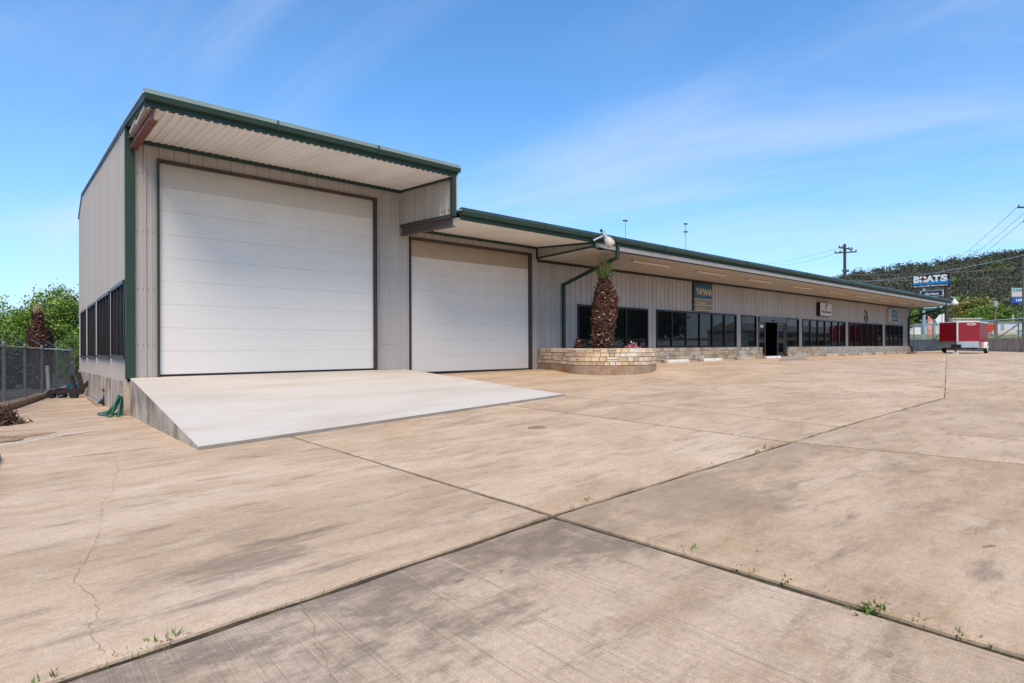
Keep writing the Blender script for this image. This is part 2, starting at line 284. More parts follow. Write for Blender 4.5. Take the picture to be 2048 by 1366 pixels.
# ------------------------------------------------------------------ builders
ORG = {}
def setp(o, label=None, cat=None, group=None, kind=None):
    for k, v in (('label', label), ('category', cat), ('group', group), ('kind', kind)):
        if v: o[k] = v
    return o
def link(name, me, m, parent=None, smooth=False):
    if m is not None and not me.materials: me.materials.append(MAT[m])
    if smooth: me.polygons.foreach_set('use_smooth', [True]*len(me.polygons))
    o = bpy.data.objects.new(name, me); COL.objects.link(o)
    if parent is not None: o.parent = parent; ORG[o.name] = ORG[parent.name]
    else: ORG[o.name] = Vector((0, 0, 0))
    return o
def thing(name, label, cat, loc=(0, 0, 0), group=None):
    o = bpy.data.objects.new(name, None); o.empty_display_size = .2; COL.objects.link(o); o.location = loc; ORG[o.name] = Vector(loc)
    return setp(o, label, cat, group)
class MB:
    def __init__(s): s.v = []; s.f = []
    def add(s, vs, fs):
        n = len(s.v); s.v += [tuple(p) for p in vs]; s.f += [tuple(i+n for i in q) for q in fs]; return s
    def box(s, x0, x1, y0, y1, z0, z1):
        return s.add([(x0, y0, z0), (x1, y0, z0), (x1, y1, z0), (x0, y1, z0), (x0, y0, z1), (x1, y0, z1), (x1, y1, z1), (x0, y1, z1)],
                     [(0, 3, 2, 1), (4, 5, 6, 7), (0, 1, 5, 4), (1, 2, 6, 5), (2, 3, 7, 6), (3, 0, 4, 7)])
    def obox(s, o, a, b, c):      # corner o and three edge vectors
        o, a, b, c = map(Vector, (o, a, b, c))
        if a.cross(b).dot(c) < 0: a, b = b, a
        return s.add([o, o+a, o+a+b, o+b, o+c, o+a+c, o+a+b+c, o+b+c], [(0, 3, 2, 1), (4, 5, 6, 7), (0, 1, 5, 4), (1, 2, 6, 5), (2, 3, 7, 6), (3, 0, 4, 7)])
    def bar(s, p, q, wd, ht):     # rectangular bar from p to q
        p, q = Vector(p), Vector(q); d = (q-p).normalized(); a = d.cross(ZZ)
        if a.length < 1e-3: a = Vector((1, 0, 0))
        a.normalize(); b = a.cross(d)
        return s.obox(p-a*wd/2-b*ht/2, q-p, a*wd, b*ht)
    def tube(s, path, r, n=6, closed=False, cap=True):
        path = [Vector(p) for p in path]; m = len(path); k0 = len(s.v); rs = r if isinstance(r, (list, tuple)) else [r]*m
        ref = None
        for i, p in enumerate(path):
            d = (path[(i+1) % m]-path[i-1]) if closed else (path[min(i+1, m-1)]-path[max(i-1, 0)])
            d.normalize()
            if ref is None: ref = d.orthogonal().normalized()
            ref = (ref-d*ref.dot(d)).normalized(); b = d.cross(ref)
            s.v += [tuple(p+(ref*math.cos(2*math.pi*j/n)+b*math.sin(2*math.pi*j/n))*rs[i]) for j in range(n)]
        for i in range(m if closed else m-1):
            A, B = k0+i*n, k0+((i+1) % m)*n
            s.f += [(A+j, A+(j+1) % n, B+(j+1) % n, B+j) for j in range(n)]
        if cap and not closed: s.f += [tuple(k0+j for j in reversed(range(n))), tuple(k0+(m-1)*n+j for j in range(n))]
        return s
    def extrude(s, poly, vec):    # planar polygon extruded by vec
        poly = [Vector(p) for p in poly]; vec = Vector(vec); n = len(poly)
        nrm = sum(((poly[i]-poly[0]).cross(poly[(i+1) % n]-poly[0]) for i in range(n)), Vector())
        if nrm.dot(vec) > 0: poly.reverse()
        return s.add(poly+[p+vec for p in poly], [tuple(range(n)), tuple(reversed(range(n, 2*n)))]+[(i, i+n, (i+1) % n+n, (i+1) % n) for i in range(n)])
    def mesh(s, name, org=Vector((0, 0, 0))):
        me = bpy.data.meshes.new(name); me.from_pydata([(a-org[0], b-org[1], c-org[2]) for a, b, c in s.v], [], s.f); me.update(); return me
    def build(s, name, m, parent=None, smooth=False):
        return link(name, s.mesh(name, ORG[parent.name] if parent is not None else Vector((0, 0, 0))), m, parent, smooth)
def npmesh(name, V, nper, val, m, parent=None):
    """V: (k*nper,3) verts forming k polygons; val: per polygon value stored in point attribute v"""
    V = np.asarray(V, dtype=np.float32); k = len(V)//nper
    if parent is not None: V = V-np.array(ORG[parent.name], dtype=np.float32)
    me = bpy.data.meshes.new(name); me.vertices.add(len(V)); me.vertices.foreach_set('co', V.ravel())
    me.loops.add(len(V)); me.loops.foreach_set('vertex_index', np.arange(len(V), dtype=np.int32))
    me.polygons.add(k); me.polygons.foreach_set('loop_start', np.arange(0, len(V), nper, dtype=np.int32))
    a = me.attributes.new('v', 'FLOAT', 'POINT'); a.data.foreach_set('value', np.repeat(np.asarray(val, dtype=np.float32), nper))
    me.update(calc_edges=True); return link(name, me, m, parent)
def leaves(C, size, nrm=None, tilt=1.0, asp=.6):
    """diamond-ish leaf quads at centres C"""
    k = len(C); a = RNG.normal(size=(k, 3)); a /= np.linalg.norm(a, axis=1)[:, None]
    b = RNG.normal(size=(k, 3)); b -= a*(a*b).sum(1)[:, None]; b /= np.linalg.norm(b, axis=1)[:, None]
    sz = size*RNG.uniform(.6, 1.4, k)[:, None]; a = a*sz; b = b*sz*asp
    return np.stack([C-a, C-b*.9+a*.1, C+a, C+b*.9+a*.1], 1).reshape(-1, 3)
def text(s, name, m, parent, o, ux, uz, wd, ht, shear=0., bold=0., thick=.008, spacing=1.):
    cu = bpy.data.curves.new('t', 'FONT'); cu.body = s; cu.shear = shear; cu.offset = bold; cu.space_character = spacing; cu.fill_mode = 'FRONT' if False else 'BOTH'
    cu.extrude = .001; cu.resolution_u = 4
    ob = bpy.data.objects.new('t', cu); COL.objects.link(ob); dg = bpy.context.evaluated_depsgraph_get(); me = bpy.data.meshes.new_from_object(ob.evaluated_get(dg))
    bpy.data.objects.remove(ob); bpy.data.curves.remove(cu)
    xs = [v.co.x for v in me.vertices]; ys = [v.co.y for v in me.vertices]; x0, x1, y0, y1 = min(xs), max(xs), min(ys), max(ys)
    ux = Vector(ux).normalized(); uz = Vector(uz).normalized(); n = ux.cross(uz); o = Vector(o)-ORG[parent.name]
    for v in me.vertices:
        x, y, z = v.co; v.co = o+ux*((x-x0)/(x1-x0)*wd)+uz*((y-y0)/(y1-y0)*ht)+n*(thick if z > 0 else -.002)
    me.materials.clear(); me.name = name; return link(name, me, m, parent)
# ------------------------------------------------------------------ ground, yard slabs
def gridmesh(xs, ys, zf):
    mb = MB(); nx = len(xs)
    mb.v = [(x, y, zf(x, y)) for y in ys for x in xs]
    mb.f = [(j*nx+i, j*nx+i+1, (j+1)*nx+i+1, (j+1)*nx+i) for j in range(len(ys)-1) for i in range(nx-1)]
    return mb
gxs = sorted(set(GX+[-2500, -900, -300, -120, -80, -20, -12, -3, 3, 10, 20, 40, 50, 75, 90, 180, 400, 1000, 2500])); gys = sorted(set(GY+[-2500, -900, -300, -150, -50, -18, -9, -3, 6, 25, 40, 110, 250, 600, 1500, 2500]))
setp(gridmesh(gxs, gys, lambda x, y: g(x, y)-.09).build('ground', 'dirt'), kind='structure')
jf = [(x, y) for x in np.arange(-10, 80, 2.5) for y in (0,)]
setp(gridmesh(sorted(set([x for x in GX if -9 < x < 76]+list(np.arange(-8.8, 77, 2.)))), sorted(set([y for y in GY if -40 < y < 17]+list(np.arange(-40, 17.5, 2.)))), lambda x, y: g(x, y)-.020).build('joint_filler', 'joint_fill'), kind='structure')
AY = -12.1
yard = bpy.data.objects.new('concrete_yard', None); COL.objects.link(yard); ORG['concrete_yard'] = Vector((0, 0, 0)); setp(yard, kind='structure')
JA = sorted([(p.x, p.y) for p in (ong(90, 1366), ong(580, 1203), ong(1105, 1030), ong(1580, 885), ong(1890, 795), ong(1891.5, 740), ong(1893, 712))])
JA = [(JA[0][0]-12, JA[0][1]-(JA[1][1]-JA[0][1])/(JA[1][0]-JA[0][0])*12)]+JA; JA.append((80, JA[-1][1]+.22*(80-JA[-1][0])))
def jointA(x):   # the long joint: parallel to the facade, then bending towards the far end
    return float(np.interp(x, [a for a, _ in JA], [b for _, b in JA]))
def crossing(pts, ya, yb):     # X of a cross joint at two Y values, from points seen along it
    P = [ong(*p) for p in pts]; k = (P[1].x-P[0].x)/(P[1].y-P[0].y); return P[0].x+k*(ya-P[0].y), P[0].x+k*(yb-P[0].y)
def slab(cs, col, n=(14, 14), gap=.022, dz=0.):
    """cs: four world XY corners anticlockwise; a slab with real edges"""
    c = [Vector((p[0], p[1])) for p in cs]; cen = sum(c, Vector((0, 0)))/4
    q = []
    for i in range(4):
        e0 = (c[i]-c[i-1]).normalized(); e1 = (c[(i+1) % 4]-c[i]).normalized(); q.append(c[i]+(e1-e0)*gap)
    nu, nv = n; mb = MB(); r_ = random.Random(int(abs(cen.x*31+cen.y*17)*10))
    ph = [r_.uniform(0, 6.28) for _ in range(8)]
    def P(u, v):
        p = q[0]*(1-u)*(1-v)+q[1]*u*(1-v)+q[2]*u*v+q[3]*(1-u)*v
        wob = .006*(math.sin(p.x*9+ph[0])+math.sin(p.y*11+ph[1])+.7*math.sin(p.x*23+p.y*19+ph[2]))
        if u in (0, 1): p = p+Vector((wob, 0))
        if v in (0, 1): p = p+Vector((0, wob))
        return (p.x, p.y, g(p.x, p.y)+dz)
    us = [0, .012]+[i/nu for i in range(1, nu)]+[.988, 1]; vs = [0, .012]+[i/nv for i in range(1, nv)]+[.988, 1]
    def PP(u, v):
        x, y, z = P(u, v); return (x, y, z-(.006 if u in (0, 1) or v in (0, 1) else 0))
    N = len(us); Mv = len(vs)
    mb.v = [PP(u, v) for v in vs for u in us]
    mb.f = [(j*N+i, j*N+i+1, (j+1)*N+i+1, (j+1)*N+i) for j in range(Mv-1) for i in range(N-1)]
    rim = [i for i in range(N)]+[j*N+N-1 for j in range(1, Mv)]+[(Mv-1)*N+i for i in range(N-2, -1, -1)]+[j*N for j in range(Mv-2, 0, -1)]
    k = len(mb.v); mb.v += [(mb.v[i][0], mb.v[i][1], mb.v[i][2]-.08) for i in rim]; L = len(rim)
    mb.f += [(rim[(a+1) % L], rim[a], k+a, k+(a+1) % L) for a in range(L)]
    o = mb.build('slab', 'yard', yard, smooth=False); o.color = (*col, 1); return o
XKNEE = ong(1890, 795).x
# cross joints: X at the building side end, at the long joint, and at the camera-side end
BU = crossing([(590, 875), (1105, 1030)], -2.9, -12.1); BL = crossing([(1105, 1030), (2048, 1310)], -12.1, -24)
CU = crossing([(1020, 810), (1585, 884)], .8, -12.1); CL = crossing([(1587, 884), (2048, 927)], -12.1, -24)
DU = crossing([(1180, 797), (1684, 853.5)], .8, -12.1); DL = crossing([(1684, 853.5), (2048, 880)], -12.1, -24)
print('joints', BU, BL, CU, CL, DU, DL, XKNEE, JA)
ups = [(-8.1, -8.1), BU, CU, DU]+[(x, x) for x in (XKNEE, 17.5, 24, 32, 41, 51, 62, 75)]
lows = [(-8.1, -8.1), BL, CL, DL]+[(x, x) for x in (XKNEE, 17.5, 24, 32, 41, 51, 62, 75)]
rowcol = [(.62, 0, 0), (.36, 0, 0), (.22, 0, 0), (.14, 0, 0), (.10, 0, 0)]+[(.08, 0, 0)]*6
for i in range(len(ups)-1):           # building side of the long joint
    (a, a2), (b, b2) = ups[i], ups[i+1]
    if i == 0:
        slab([(a, jointA(a)), (b2, jointA(b2)), (b, -2.9), (a, -2.9)], rowcol[0], (26, 26)); slab([(-3.2, -2.9), (b, -2.9), (b, 16.5), (-.45, 16.5)], (.75, 0, 0), (10, 24)); continue
    top = 1.0 if i > 1 else .9
    slab([(a2, jointA(a2)), (b2, jointA(b2)), (b, top), (a, top if i > 1 else -2.9)], rowcol[i], (20 if i < 4 else 10, 22), .022 if i < 4 else .008)
lowcol = [(.22, 1., 1.), (.62, .6, .35), (.35, .1, .1), (.2, 0, 0), (.12, 0, 0)]+[(.08, 0, 0)]*6
for i in range(len(lows)-1):           # camera side
    (a, a2), (b, b2) = lows[i], lows[i+1]
    slab([(a2, -24), (b2, -24), (b, jointA(b)), (a, jointA(a))], lowcol[i], (24 if i < 2 else 12, 30 if i < 2 else 14), .022 if i < 4 else .008, dz=-.010 if i == 0 else 0.)
    slab([(a2, -38), (b2, -38), (b2, -24), (a2, -24)], (.2, 0, 0), (4, 4))
def ribbon(pts, wd, dz, name, m, parent, jit=0.):
    P = [Vector(p) for p in pts]; Q = [P[0]]
    for a, b in zip(P, P[1:]):
        k = max(1, int((b-a).length/.035)) if jit else max(1, int((b-a).length/.5))
        for i in range(1, k+1):
            p = a.lerp(b, i/k); Q.append(p+Vector((random.uniform(-jit, jit), random.uniform(-jit, jit), 0)))
    mb = MB()
    for i, p in enumerate(Q):
        d = (Q[min(i+1, len(Q)-1)]-Q[max(i-1, 0)]); n = Vector((-d.y, d.x, 0)).normalized()*(wd/2*(random.uniform(.4, 1.4) if jit else 1))
        mb.v += [(p.x-n.x, p.y-n.y, g(p.x-n.x, p.y-n.y)+dz), (p.x+n.x, p.y+n.y, g(p.x+n.x, p.y+n.y)+dz)]
    mb.f = [(2*i, 2*i+2, 2*i+3, 2*i+1) for i in range(len(Q)-1)]
    return mb.build(name, m, parent)
crk = [(228, 912), (238, 941), (226, 966), (229, 982), (205, 1003), (203, 1040), (197, 1069), (186, 1098), (153, 1152), (149, 1167), (182, 1192), (199, 1214), (193, 1235), (178, 1256), (186, 1277), (213, 1308)]
ribbon([ong(*p) for p in crk], .0022, .003, 'crack', 'crack', yard, .012)
crk2 = [(599, 1204), (613, 1227), (630, 1248), (628, 1268), (632, 1289), (651, 1322), (659, 1355)]
ribbon([ong(*p, -.010) for p in crk2], .0028, -.007, 'crack', 'crack', yard, .009)
# pale mortar seam and sand drift by the alley
ribbon([ong(-60, 902), ong(60, 882), ong(130, 870), ong(215, 858)], .16, .004, 'mortar_seam', 'ramp_top', yard, .02)
sm = MB(); c0 = ong(-15, 880); sm.v = [(c0.x, c0.y, g(c0.x, c0.y)+.035)]
for i in range(24):
    a = 2*math.pi*i/24; rr = .6+.15*math.sin(3*a+1)+.15*math.sin(5*a); sm.v.append((c0.x+rr*math.cos(a), c0.y+rr*1.1*math.sin(a), g(c0.x+rr*math.cos(a), c0.y+rr*1.1*math.sin(a))+.004))
sm.f = [(0, 1+i, 1+(i+1) % 24) for i in range(24)]; sm.build('sand_drift', 'sand', yard)
# ------------------------------------------------------------------ concrete ramp
RX0, RX1, RY, FZ = .05, 6.92, -6.68, .63
ramp = thing('concrete_ramp', 'pale concrete ramp rising to the tall overhead door', 'ramp', (3.4, -3.3, 0))
zl, zr = g(RX0, RY)+.055, g(RX1, RY)+.045
mb = MB(); nx, ny = 12, 12
def rz(u, v):
    e = zl*(1-u)+zr*u; return FZ-.008+(e-FZ)*v
for j in range(ny+1):
    for i in range(nx+1): u, v = i/nx, j/ny; mb.v.append((RX0+(RX1-RX0)*u, RY*v, rz(u, v)))
mb.f = [(j*(nx+1)+i+1, j*(nx+1)+i, (j+1)*(nx+1)+i, (j+1)*(nx+1)+i+1) for j in range(ny) for i in range(nx)]
mb.build('deck', 'ramp_top', ramp)
ys_ = [0, -.12, -1.25, -2.35, -3.4, -5.1, RY]      # cast panels along the exposed side, joints between
for a, b in zip(ys_, ys_[1:]):
    q = MB(); e = .006; za, zb = rz(0, a/RY)-.004, rz(0, b/RY)-.004
    q.extrude([(RX0+.0, a-e, g(0, a)-.1), (RX0+.0, a-e, za), (RX0+.0, b+e, zb), (RX0+.0, b+e, g(0, b)-.1)], (.25, 0, 0)); q.build('side_panel', 'ramp_side', ramp)
q = MB(); q.add([(RX0, RY-.004, zl-.003), (RX1, RY-.004, zr-.003), (RX1, RY-.004, g(RX1, RY)-.06), (RX0, RY-.004, g(RX0, RY)-.06)], [(0, 3, 2, 1)]); q.build('toe_edge', 'lip', ramp)
q = MB(); q.add([(RX1, 0, rz(1, 0)-.003), (RX1, RY, zr-.003), (RX1, RY, g(RX1, RY)-.06), (RX1, 0, g(RX1, 0)-.06)], [(0, 3, 2, 1)]); q.build('side_face', 'ramp_side', ramp)
# ------------------------------------------------------------------ the metal building
XE = ony(1818, 690).x; XH = 6.80; XS = ony(1073, 500).x; CY = -2.82      # east end, end of the tall bay, start of the lower soffit, canopy edge
Z2 = .47; ZSILL = 1.21; ZWT = 2.90
BX = lambda px: ony(px, 690).x
bld = thing('metal_building', 'long grey ribbed-metal commercial building with green trim and white overhead doors', 'building', (27, 6, .5))
RIB = [(0, .0), (.018, .030), (.055, .030), (.073, .0), (.150, .0), (.158, .005), (.172, .005), (.180, .0), (.205, .0), (.213, .005), (.227, .005), (.235, .0)]
def prof(s, pitch=.3048):
    k = math.floor(s/pitch+1e-9); t = s-k*pitch; pts = RIB+[(pitch, 0)]
    for (a, h), (b, h2) in zip(pts, pts[1:]):
        if a-1e-9 <= t <= b+1e-9: return h+(h2-h)*((t-a)/max(b-a, 1e-9))
    return 0
def breaks(a, b, pitch=.3048):
    out = [a, b]; k = math.floor(a/pitch)-1
    while k*pitch < b: out += [k*pitch+t for t, _ in RIB if a+1e-4 < k*pitch+t < b-1e-4]; k += 1
    return sorted(set(round(x, 5) for x in out))
def siding(o, u, n, s0, s1, z0, z1, opens, m, parent, name='siding_panel', pitch=.3048, up=ZZ, wide=3):
    """ribbed sheets from s0 to s1 along u (from o), each sheet three ribs wide and an object of its own; z0/z1 may be functions of s"""
    o, u, n = Vector(o), Vector(u), Vector(n); Wd = pitch*wide; k = math.floor(s0/Wd+1e-6)
    f0 = z0 if callable(z0) else (lambda s: z0); f1 = z1 if callable(z1) else (lambda s: z1); flip = u.cross(up).dot(n) > 0
    while k*Wd < s1-1e-4:
        a, b = max(s0, k*Wd), min(s1, (k+1)*Wd); k += 1
        if b-a < .01: continue
        cuts = sorted(set([a, b]+[c for op in opens for c in op[:2] if a < c < b])); chunks = []; prev = []
        for c, d in zip(cuts, cuts[1:]):
            if d-c < .004: continue
            mid = (c+d)/2; gaps = sorted([(op[2], op[3]) for op in opens if op[0] < mid < op[1]]); spans = []; lo = None
            for ga, gb in gaps: spans.append((lo, ga)); lo = gb
            spans.append((lo, None)); bs = breaks(c, d, pitch); now = []
            for za, zb in spans:
                za_ = f0 if za is None else (lambda s, z=za: z); zb_ = f1 if zb is None else (lambda s, z=zb: z)
                if zb_(mid)-za_(mid) < .01: continue
                r0, r1 = za_(mid), zb_(mid); hit = [m_ for m_, p0, p1 in prev if p0 < r1-.01 and p1 > r0+.01]
                if hit:
                    mb = hit[0]
                    for o_ in hit[1:]:
                        if o_ is not mb and o_ in chunks: mb.add(o_.v, o_.f); chunks.remove(o_); prev = [((mb if m_ is o_ else m_), p0, p1) for m_, p0, p1 in prev]; now = [((mb if m_ is o_ else m_), p0, p1) for m_, p0, p1 in now]
                else: mb = MB(); chunks.append(mb)
                now.append((mb, r0, r1)); base = len(mb.v)
                for s in bs:
                    p = o+u*s+n*(prof(s, pitch)); mb.v += [tuple(p+up*za_(s)), tuple(p+up*zb_(s))]
                mb.f += [((base+2*i, base+2*i+2, base+2*i+3, base+2*i+1) if flip else (base+2*i, base+2*i+1, base+2*i+3, base+2*i+2)) for i in range(len(bs)-1)]
            prev = now
        for mb in chunks: mb.build(name, m, parent)
D1 = (BX(314.5), BX(753), FZ, ony(530, 357).z); D1 = (D1[0], D1[1], FZ, 5.57)
D2 = (BX(818.5), BX(1062), Z2, 4.60)
WIN = [(BX(a), BX(b)) for a, b in ((1154.5, 1295), (1312, 1472), (1482, 1512), (1572, 1597), (1604, 1690), (1696.5, 1764), (1770, 1804.5))]
ENT = (BX(1515.5), BX(1570.5))
X0d, X1d = D1[0], D1[1]
ZSH, ZSL, ZSR = 5.95, 4.88, 4.43      # soffit heights at the wall: tall bay, second bay, shop front
siding((0, 0, 0), (1, 0, 0), (0, -1, 0), .0, XH, FZ, ZSH, [(D1[0], D1[1], FZ-.1, D1[3])], 'siding', bld)
siding((0, 0, 0), (1, 0, 0), (0, -1, 0), XH, XS, Z2, ZSL, [(D2[0], D2[1], Z2-.1, D2[3])], 'siding', bld)
siding((0, 0, 0), (1, 0, 0), (0, -1, 0), XS, XE, lambda s: .5 if s < 14.2 else ZSILL-.02, ZSR, [(a, b, ZSILL-.05, ZWT) for a, b in WIN]+[(ENT[0], ENT[1], .4, ZWT-.02)], 'siding_dull', bld)
# west wall: rises 1:12 to the ridge
RIDGE, BACK = 13.3, 15.4
def ztop(s): return 6.18+s*.087 if s < RIDGE else 6.18+RIDGE*.087-(s-RIDGE)*.30
lw = [(onx(px0, 640).y, onx(px1, 640).y) for px0, px1 in ((252.5, 226), (222.5, 197.5), (193.5, 178), (174.5, 163.8))]
LZ0, LZ1 = 1.03, 2.80
siding((0, 0, 0), (0, 1, 0), (-1, 0, 0), 0, BACK, lambda s: .52-.013*s, ztop, [(a, b, LZ0-.013*a, LZ1-.006*a) for a, b in lw], 'siding', bld)
q = MB()
for z in (1.35, 2.6, 3.9, 5.2):
    x = .2
    while x < XH-.1:
        if not (D1[0]-.05 < x < D1[1]+.05): q.box(x-.009, x+.009, -.012, .0, z-.009, z+.009)
        x += .1016
    y = .2
    while y < BACK-.3:
        if not any(a-.05 < y < b+.05 for a, b in lw) or z > 2.95: q.box(-.012, 0, y-.009, y+.009, z-.009-.01*y, z+.009-.01*y)
        y += .1524
setp(q.build('screws', 'steel_beam', bld), kind='stuff')
# walls out of view, roof
q = MB(); q.box(XH, XH+.03, .05, BACK, 4.4, 5.9); q.box(.1, XE-.02, BACK-.05, BACK-.01, .0, 4.8); q.box(XE-.04, XE-.005, .03, BACK-.1, .3, 5.0); q.build('rear_wall', 'siding', bld)
q = MB()
q.extrude([(-.03, CY-.02, 5.93), (-.03, .0, 6.23), (-.03, RIDGE, 6.23+RIDGE*.087), (-.03, BACK+.05, 6.23+RIDGE*.087-2.15*.30), (-.03, BACK+.05, 6.17+RIDGE*.087-2.15*.30), (-.03, RIDGE, 6.17+RIDGE*.087), (-.03, 0, 6.185), (-.03, CY-.02, 5.885)], (XH+.2, 0, 0)); q.build('roof', 'roof', bld)
q = MB(); q.extrude([(XH+.2, CY-.02, 4.90), (XH+.2, 0, 5.10), (XH+.2, RIDGE*.6, 5.10+.087*RIDGE*.6), (XH+.2, BACK, 4.95), (XH+.2, BACK, 4.90), (XH+.2, RIDGE*.6, 5.04+.087*RIDGE*.6), (XH+.2, 0, 5.04), (XH+.2, CY-.02, 4.86)], (XE-XH+.2, 0, 0)); q.build('roof', 'roof', bld)
# rake trim on the west edge: green over the overhang, a dark toothed closure along the wall
fz = lambda y: (5.93+(y-CY)*.106 if y <= 0 else ztop(y)+.05)
q = MB(); q.extrude([(-.045, CY, fz(CY)-.12), (-.045, CY, fz(CY)+.015), (-.045, 0, fz(0)+.015), (-.045, 0, fz(0)-.08)], (.035, 0, 0)); q.build('rake_trim', 'green', bld)
q = MB(); y = 0.06
while y < BACK-.2: q.box(-.038, -.002, y, y+.19, ztop(y+.1)-.05, ztop(y+.1)+.035); y += .3048
setp(q.build('rake_closure', 'dark_trim', bld), kind='stuff')
q = MB()   # pale drip edge along the rake
for a, b in ((CY, 0), (0, RIDGE), (RIDGE, BACK+.02)):
    q.extrude([(-.06, a, fz(a)+.016), (-.06, a, fz(a)+.05), (-.06, b, fz(b)+.05), (-.06, b, fz(b)+.016)], (.06, 0, 0))
q.build('drip_edge', 'roof', bld)
# gutters: sloped upper lip, face, recessed trim
def gutter(x0, x1, zb, zt, m='green_gutter'):
    h = zt-zb; q = MB(); y = CY
    q.extrude([(x0, y+.02, zb+.06), (x0, y-.07, zb+.07), (x0, y-.10, zb+h*.62), (x0, y-.02, zt), (x0, y+.10, zt-.01), (x0, y+.10, zb+.06)], (x1-x0, 0, 0)); o = q.build('gutter', m, bld)
    q = MB(); q.box(x0+.02, x1-.02, y+.03, y+.12, zb-.035, zb+.055); q.build('eave_trim', 'green', bld)
    return o
GH = gutter(-.04, 6.95, 5.765, 6.03)
q = MB(); q.extrude([(-.045, CY-.104, 5.925), (-.045, CY-.026, 6.036), (-.045, CY+.06, 6.036), (-.045, CY-.02, 5.93)], (7.0, 0, 0)); q.build('gutter_glare', 'gutter_glare', GH)  # pale strip laid over the tall bay's gutter lip, sky glare painted in
GL = gutter(7.02, XE+.25, 4.68, 4.95)
for gx in (2.3, 4.6): q = MB(); q.box(gx, gx+.025, CY-.112, CY-.05, 5.80, 6.0); q.build('gutter_joint', 'green', GH)
for gx in range(10, 54, 6): q = MB(); q.box(gx, gx+.03, CY-.112, CY-.05, 4.74, 4.92); q.build('gutter_joint', 'green', GL)
# soffits: ribbed sheets running out from the wall
def soffit(x0, x1, zw, zf, m, pitch=.1524):
    up = Vector((0, CY+.03, zf-zw)); L = up.length
    siding((0, 0, zw), (1, 0, 0), Vector((0, zf-zw, -(CY+.03))).normalized()*-.5, x0, x1, 0, L, [], m, bld, 'soffit_panel', pitch, up.normalized(), 6)
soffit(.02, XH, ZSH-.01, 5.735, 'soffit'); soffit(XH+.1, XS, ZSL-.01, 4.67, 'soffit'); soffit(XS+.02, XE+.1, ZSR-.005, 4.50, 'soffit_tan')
def closure(x0, x1, z, m='dark_trim'):
    q = MB(); q.box(x0, x1, -.075, -.032, z-.11, z-.035)
    x = x0
    while x < x1-.1: q.box(x, x+.085, -.073, -.034, z-.036, z-.004); x += .1524
    q.build('closure_strip', m, bld)
closure(.12, XH, ZSH, 'green'); closure(XH+.1, XS, ZSL, 'green'); closure(XS+.03, XE, ZSR)
# corner downspout / trim, jamb trims
q = MB(); q.box(-.012, .145, -.075, -.03, FZ-.03, ZSH+.22); q.box(-.035, -.012, -.075, .06, FZ-.03, ZSH+.2); q.build('corner_trim', 'green', bld)
q = MB(); q.box(XE-.02, XE+.06, -.05, .1, ZSILL, ZSR); q.build('corner_trim', 'green', bld)
# steel outrigger beams
def ibeam(name, m, xc, y0, z0, y1, z1, h, wd):
    for_ = MB(); d = Vector((0, y1-y0, z1-z0))
    for_.obox((xc-.012, y0, z0-h), d, (.024, 0, 0), (0, 0, h)); for_.obox((xc-wd/2, y0, z0-h-.015), d, (wd, 0, 0), (0, 0, .03)); for_.obox((xc-wd/2, y0, z0-.02), d, (wd, 0, 0), (0, 0, .03))
    return for_.build(name, m, bld)
ibeam('outrigger_beam', 'primer', .12, -.04, 5.96, CY+.14, 5.80, .27, .15)
q = MB()
for y0, y1 in ((-.5, -1.35), (-1.45, CY+.3)): q.box(-.005, .03, y1, y0, 5.99+.085*y1, 6.03+.085*y1)
q.build('purlin_end', 'soffit', bld)
# drop wall between tall bay and second bay, with its steel beam below
zb_w, zb_f = ony(797, 452).z, 4.72
def drop(x, zw, zf, tw, tf, m):
    L = -CY-.06; siding((x, 0, 0), (0, -1, 0), (-1, 0, 0), .03, L, lambda s: zw+(zf-zw)*s/L, lambda s: tw+(tf-tw)*s/L, [], m, bld, 'drop_panel')
drop(XH, zb_w, zb_f, ZSH, 5.74, 'siding')
q = MB(); q.obox((XH-.05, -.03, ZSH-.09), (0, CY+.1, -.21), (.02, 0, 0), (0, 0, .07)); q.obox((XH-.045, -.03, zb_w-.03), (0, CY+.1, zb_f-zb_w), (.03, 0, 0), (0, 0, .06)); q.box(XH-.05, XH+.06, CY-.0, CY+.13, 4.70, 5.76); q.build('drop_trim', 'green', bld)
q = MB(); q.box(XH+.06, XH+.10, CY+.0, CY+.14, 4.9, 5.76); q.box(XH-.02, XH+.05, CY+.14, 0, 4.9, 5.6); q.build('drop_back', 'siding', bld)
ibeam('outrigger_beam', 'steel_beam', XH+.03, -.04, zb_w-.03, CY+.12, zb_f-.03, .24, .16)
# drop wall where the lower soffit starts
drop(XS, ZSR+.0, 4.49, ZSL, 4.68, 'siding_dull')
q = MB(); q.obox((XS-.05, -.03, ZSL-.08), (0, CY+.1, -.2), (.02, 0, 0), (0, 0, .07)); q.obox((XS-.05, -.03, ZSR-.02), (0, CY+.1, .07), (.025, 0, 0), (0, 0, .06)); q.box(XS-.055, XS-.02, -.09, -.032, ZSR-.02, ZSL); q.box(XS-.05, XS+.05, CY+.02, CY+.10, 4.46, 4.72); q.build('drop_trim', 'green', bld)
# corrugated fascia of the shop front canopy
siding((0, CY+.06, 0), (1, 0, 0), (0, -1, 0), XS+.05, XE+.2, 4.48, 4.70, [], 'siding', bld, 'fascia_panel', .3048/2, ZZ, 6)
q = MB(); q.box(XS+.05, XE+.2, CY+.02, CY+.10, 4.455, 4.483); q.build('fascia_trim', 'dark_trim', bld)
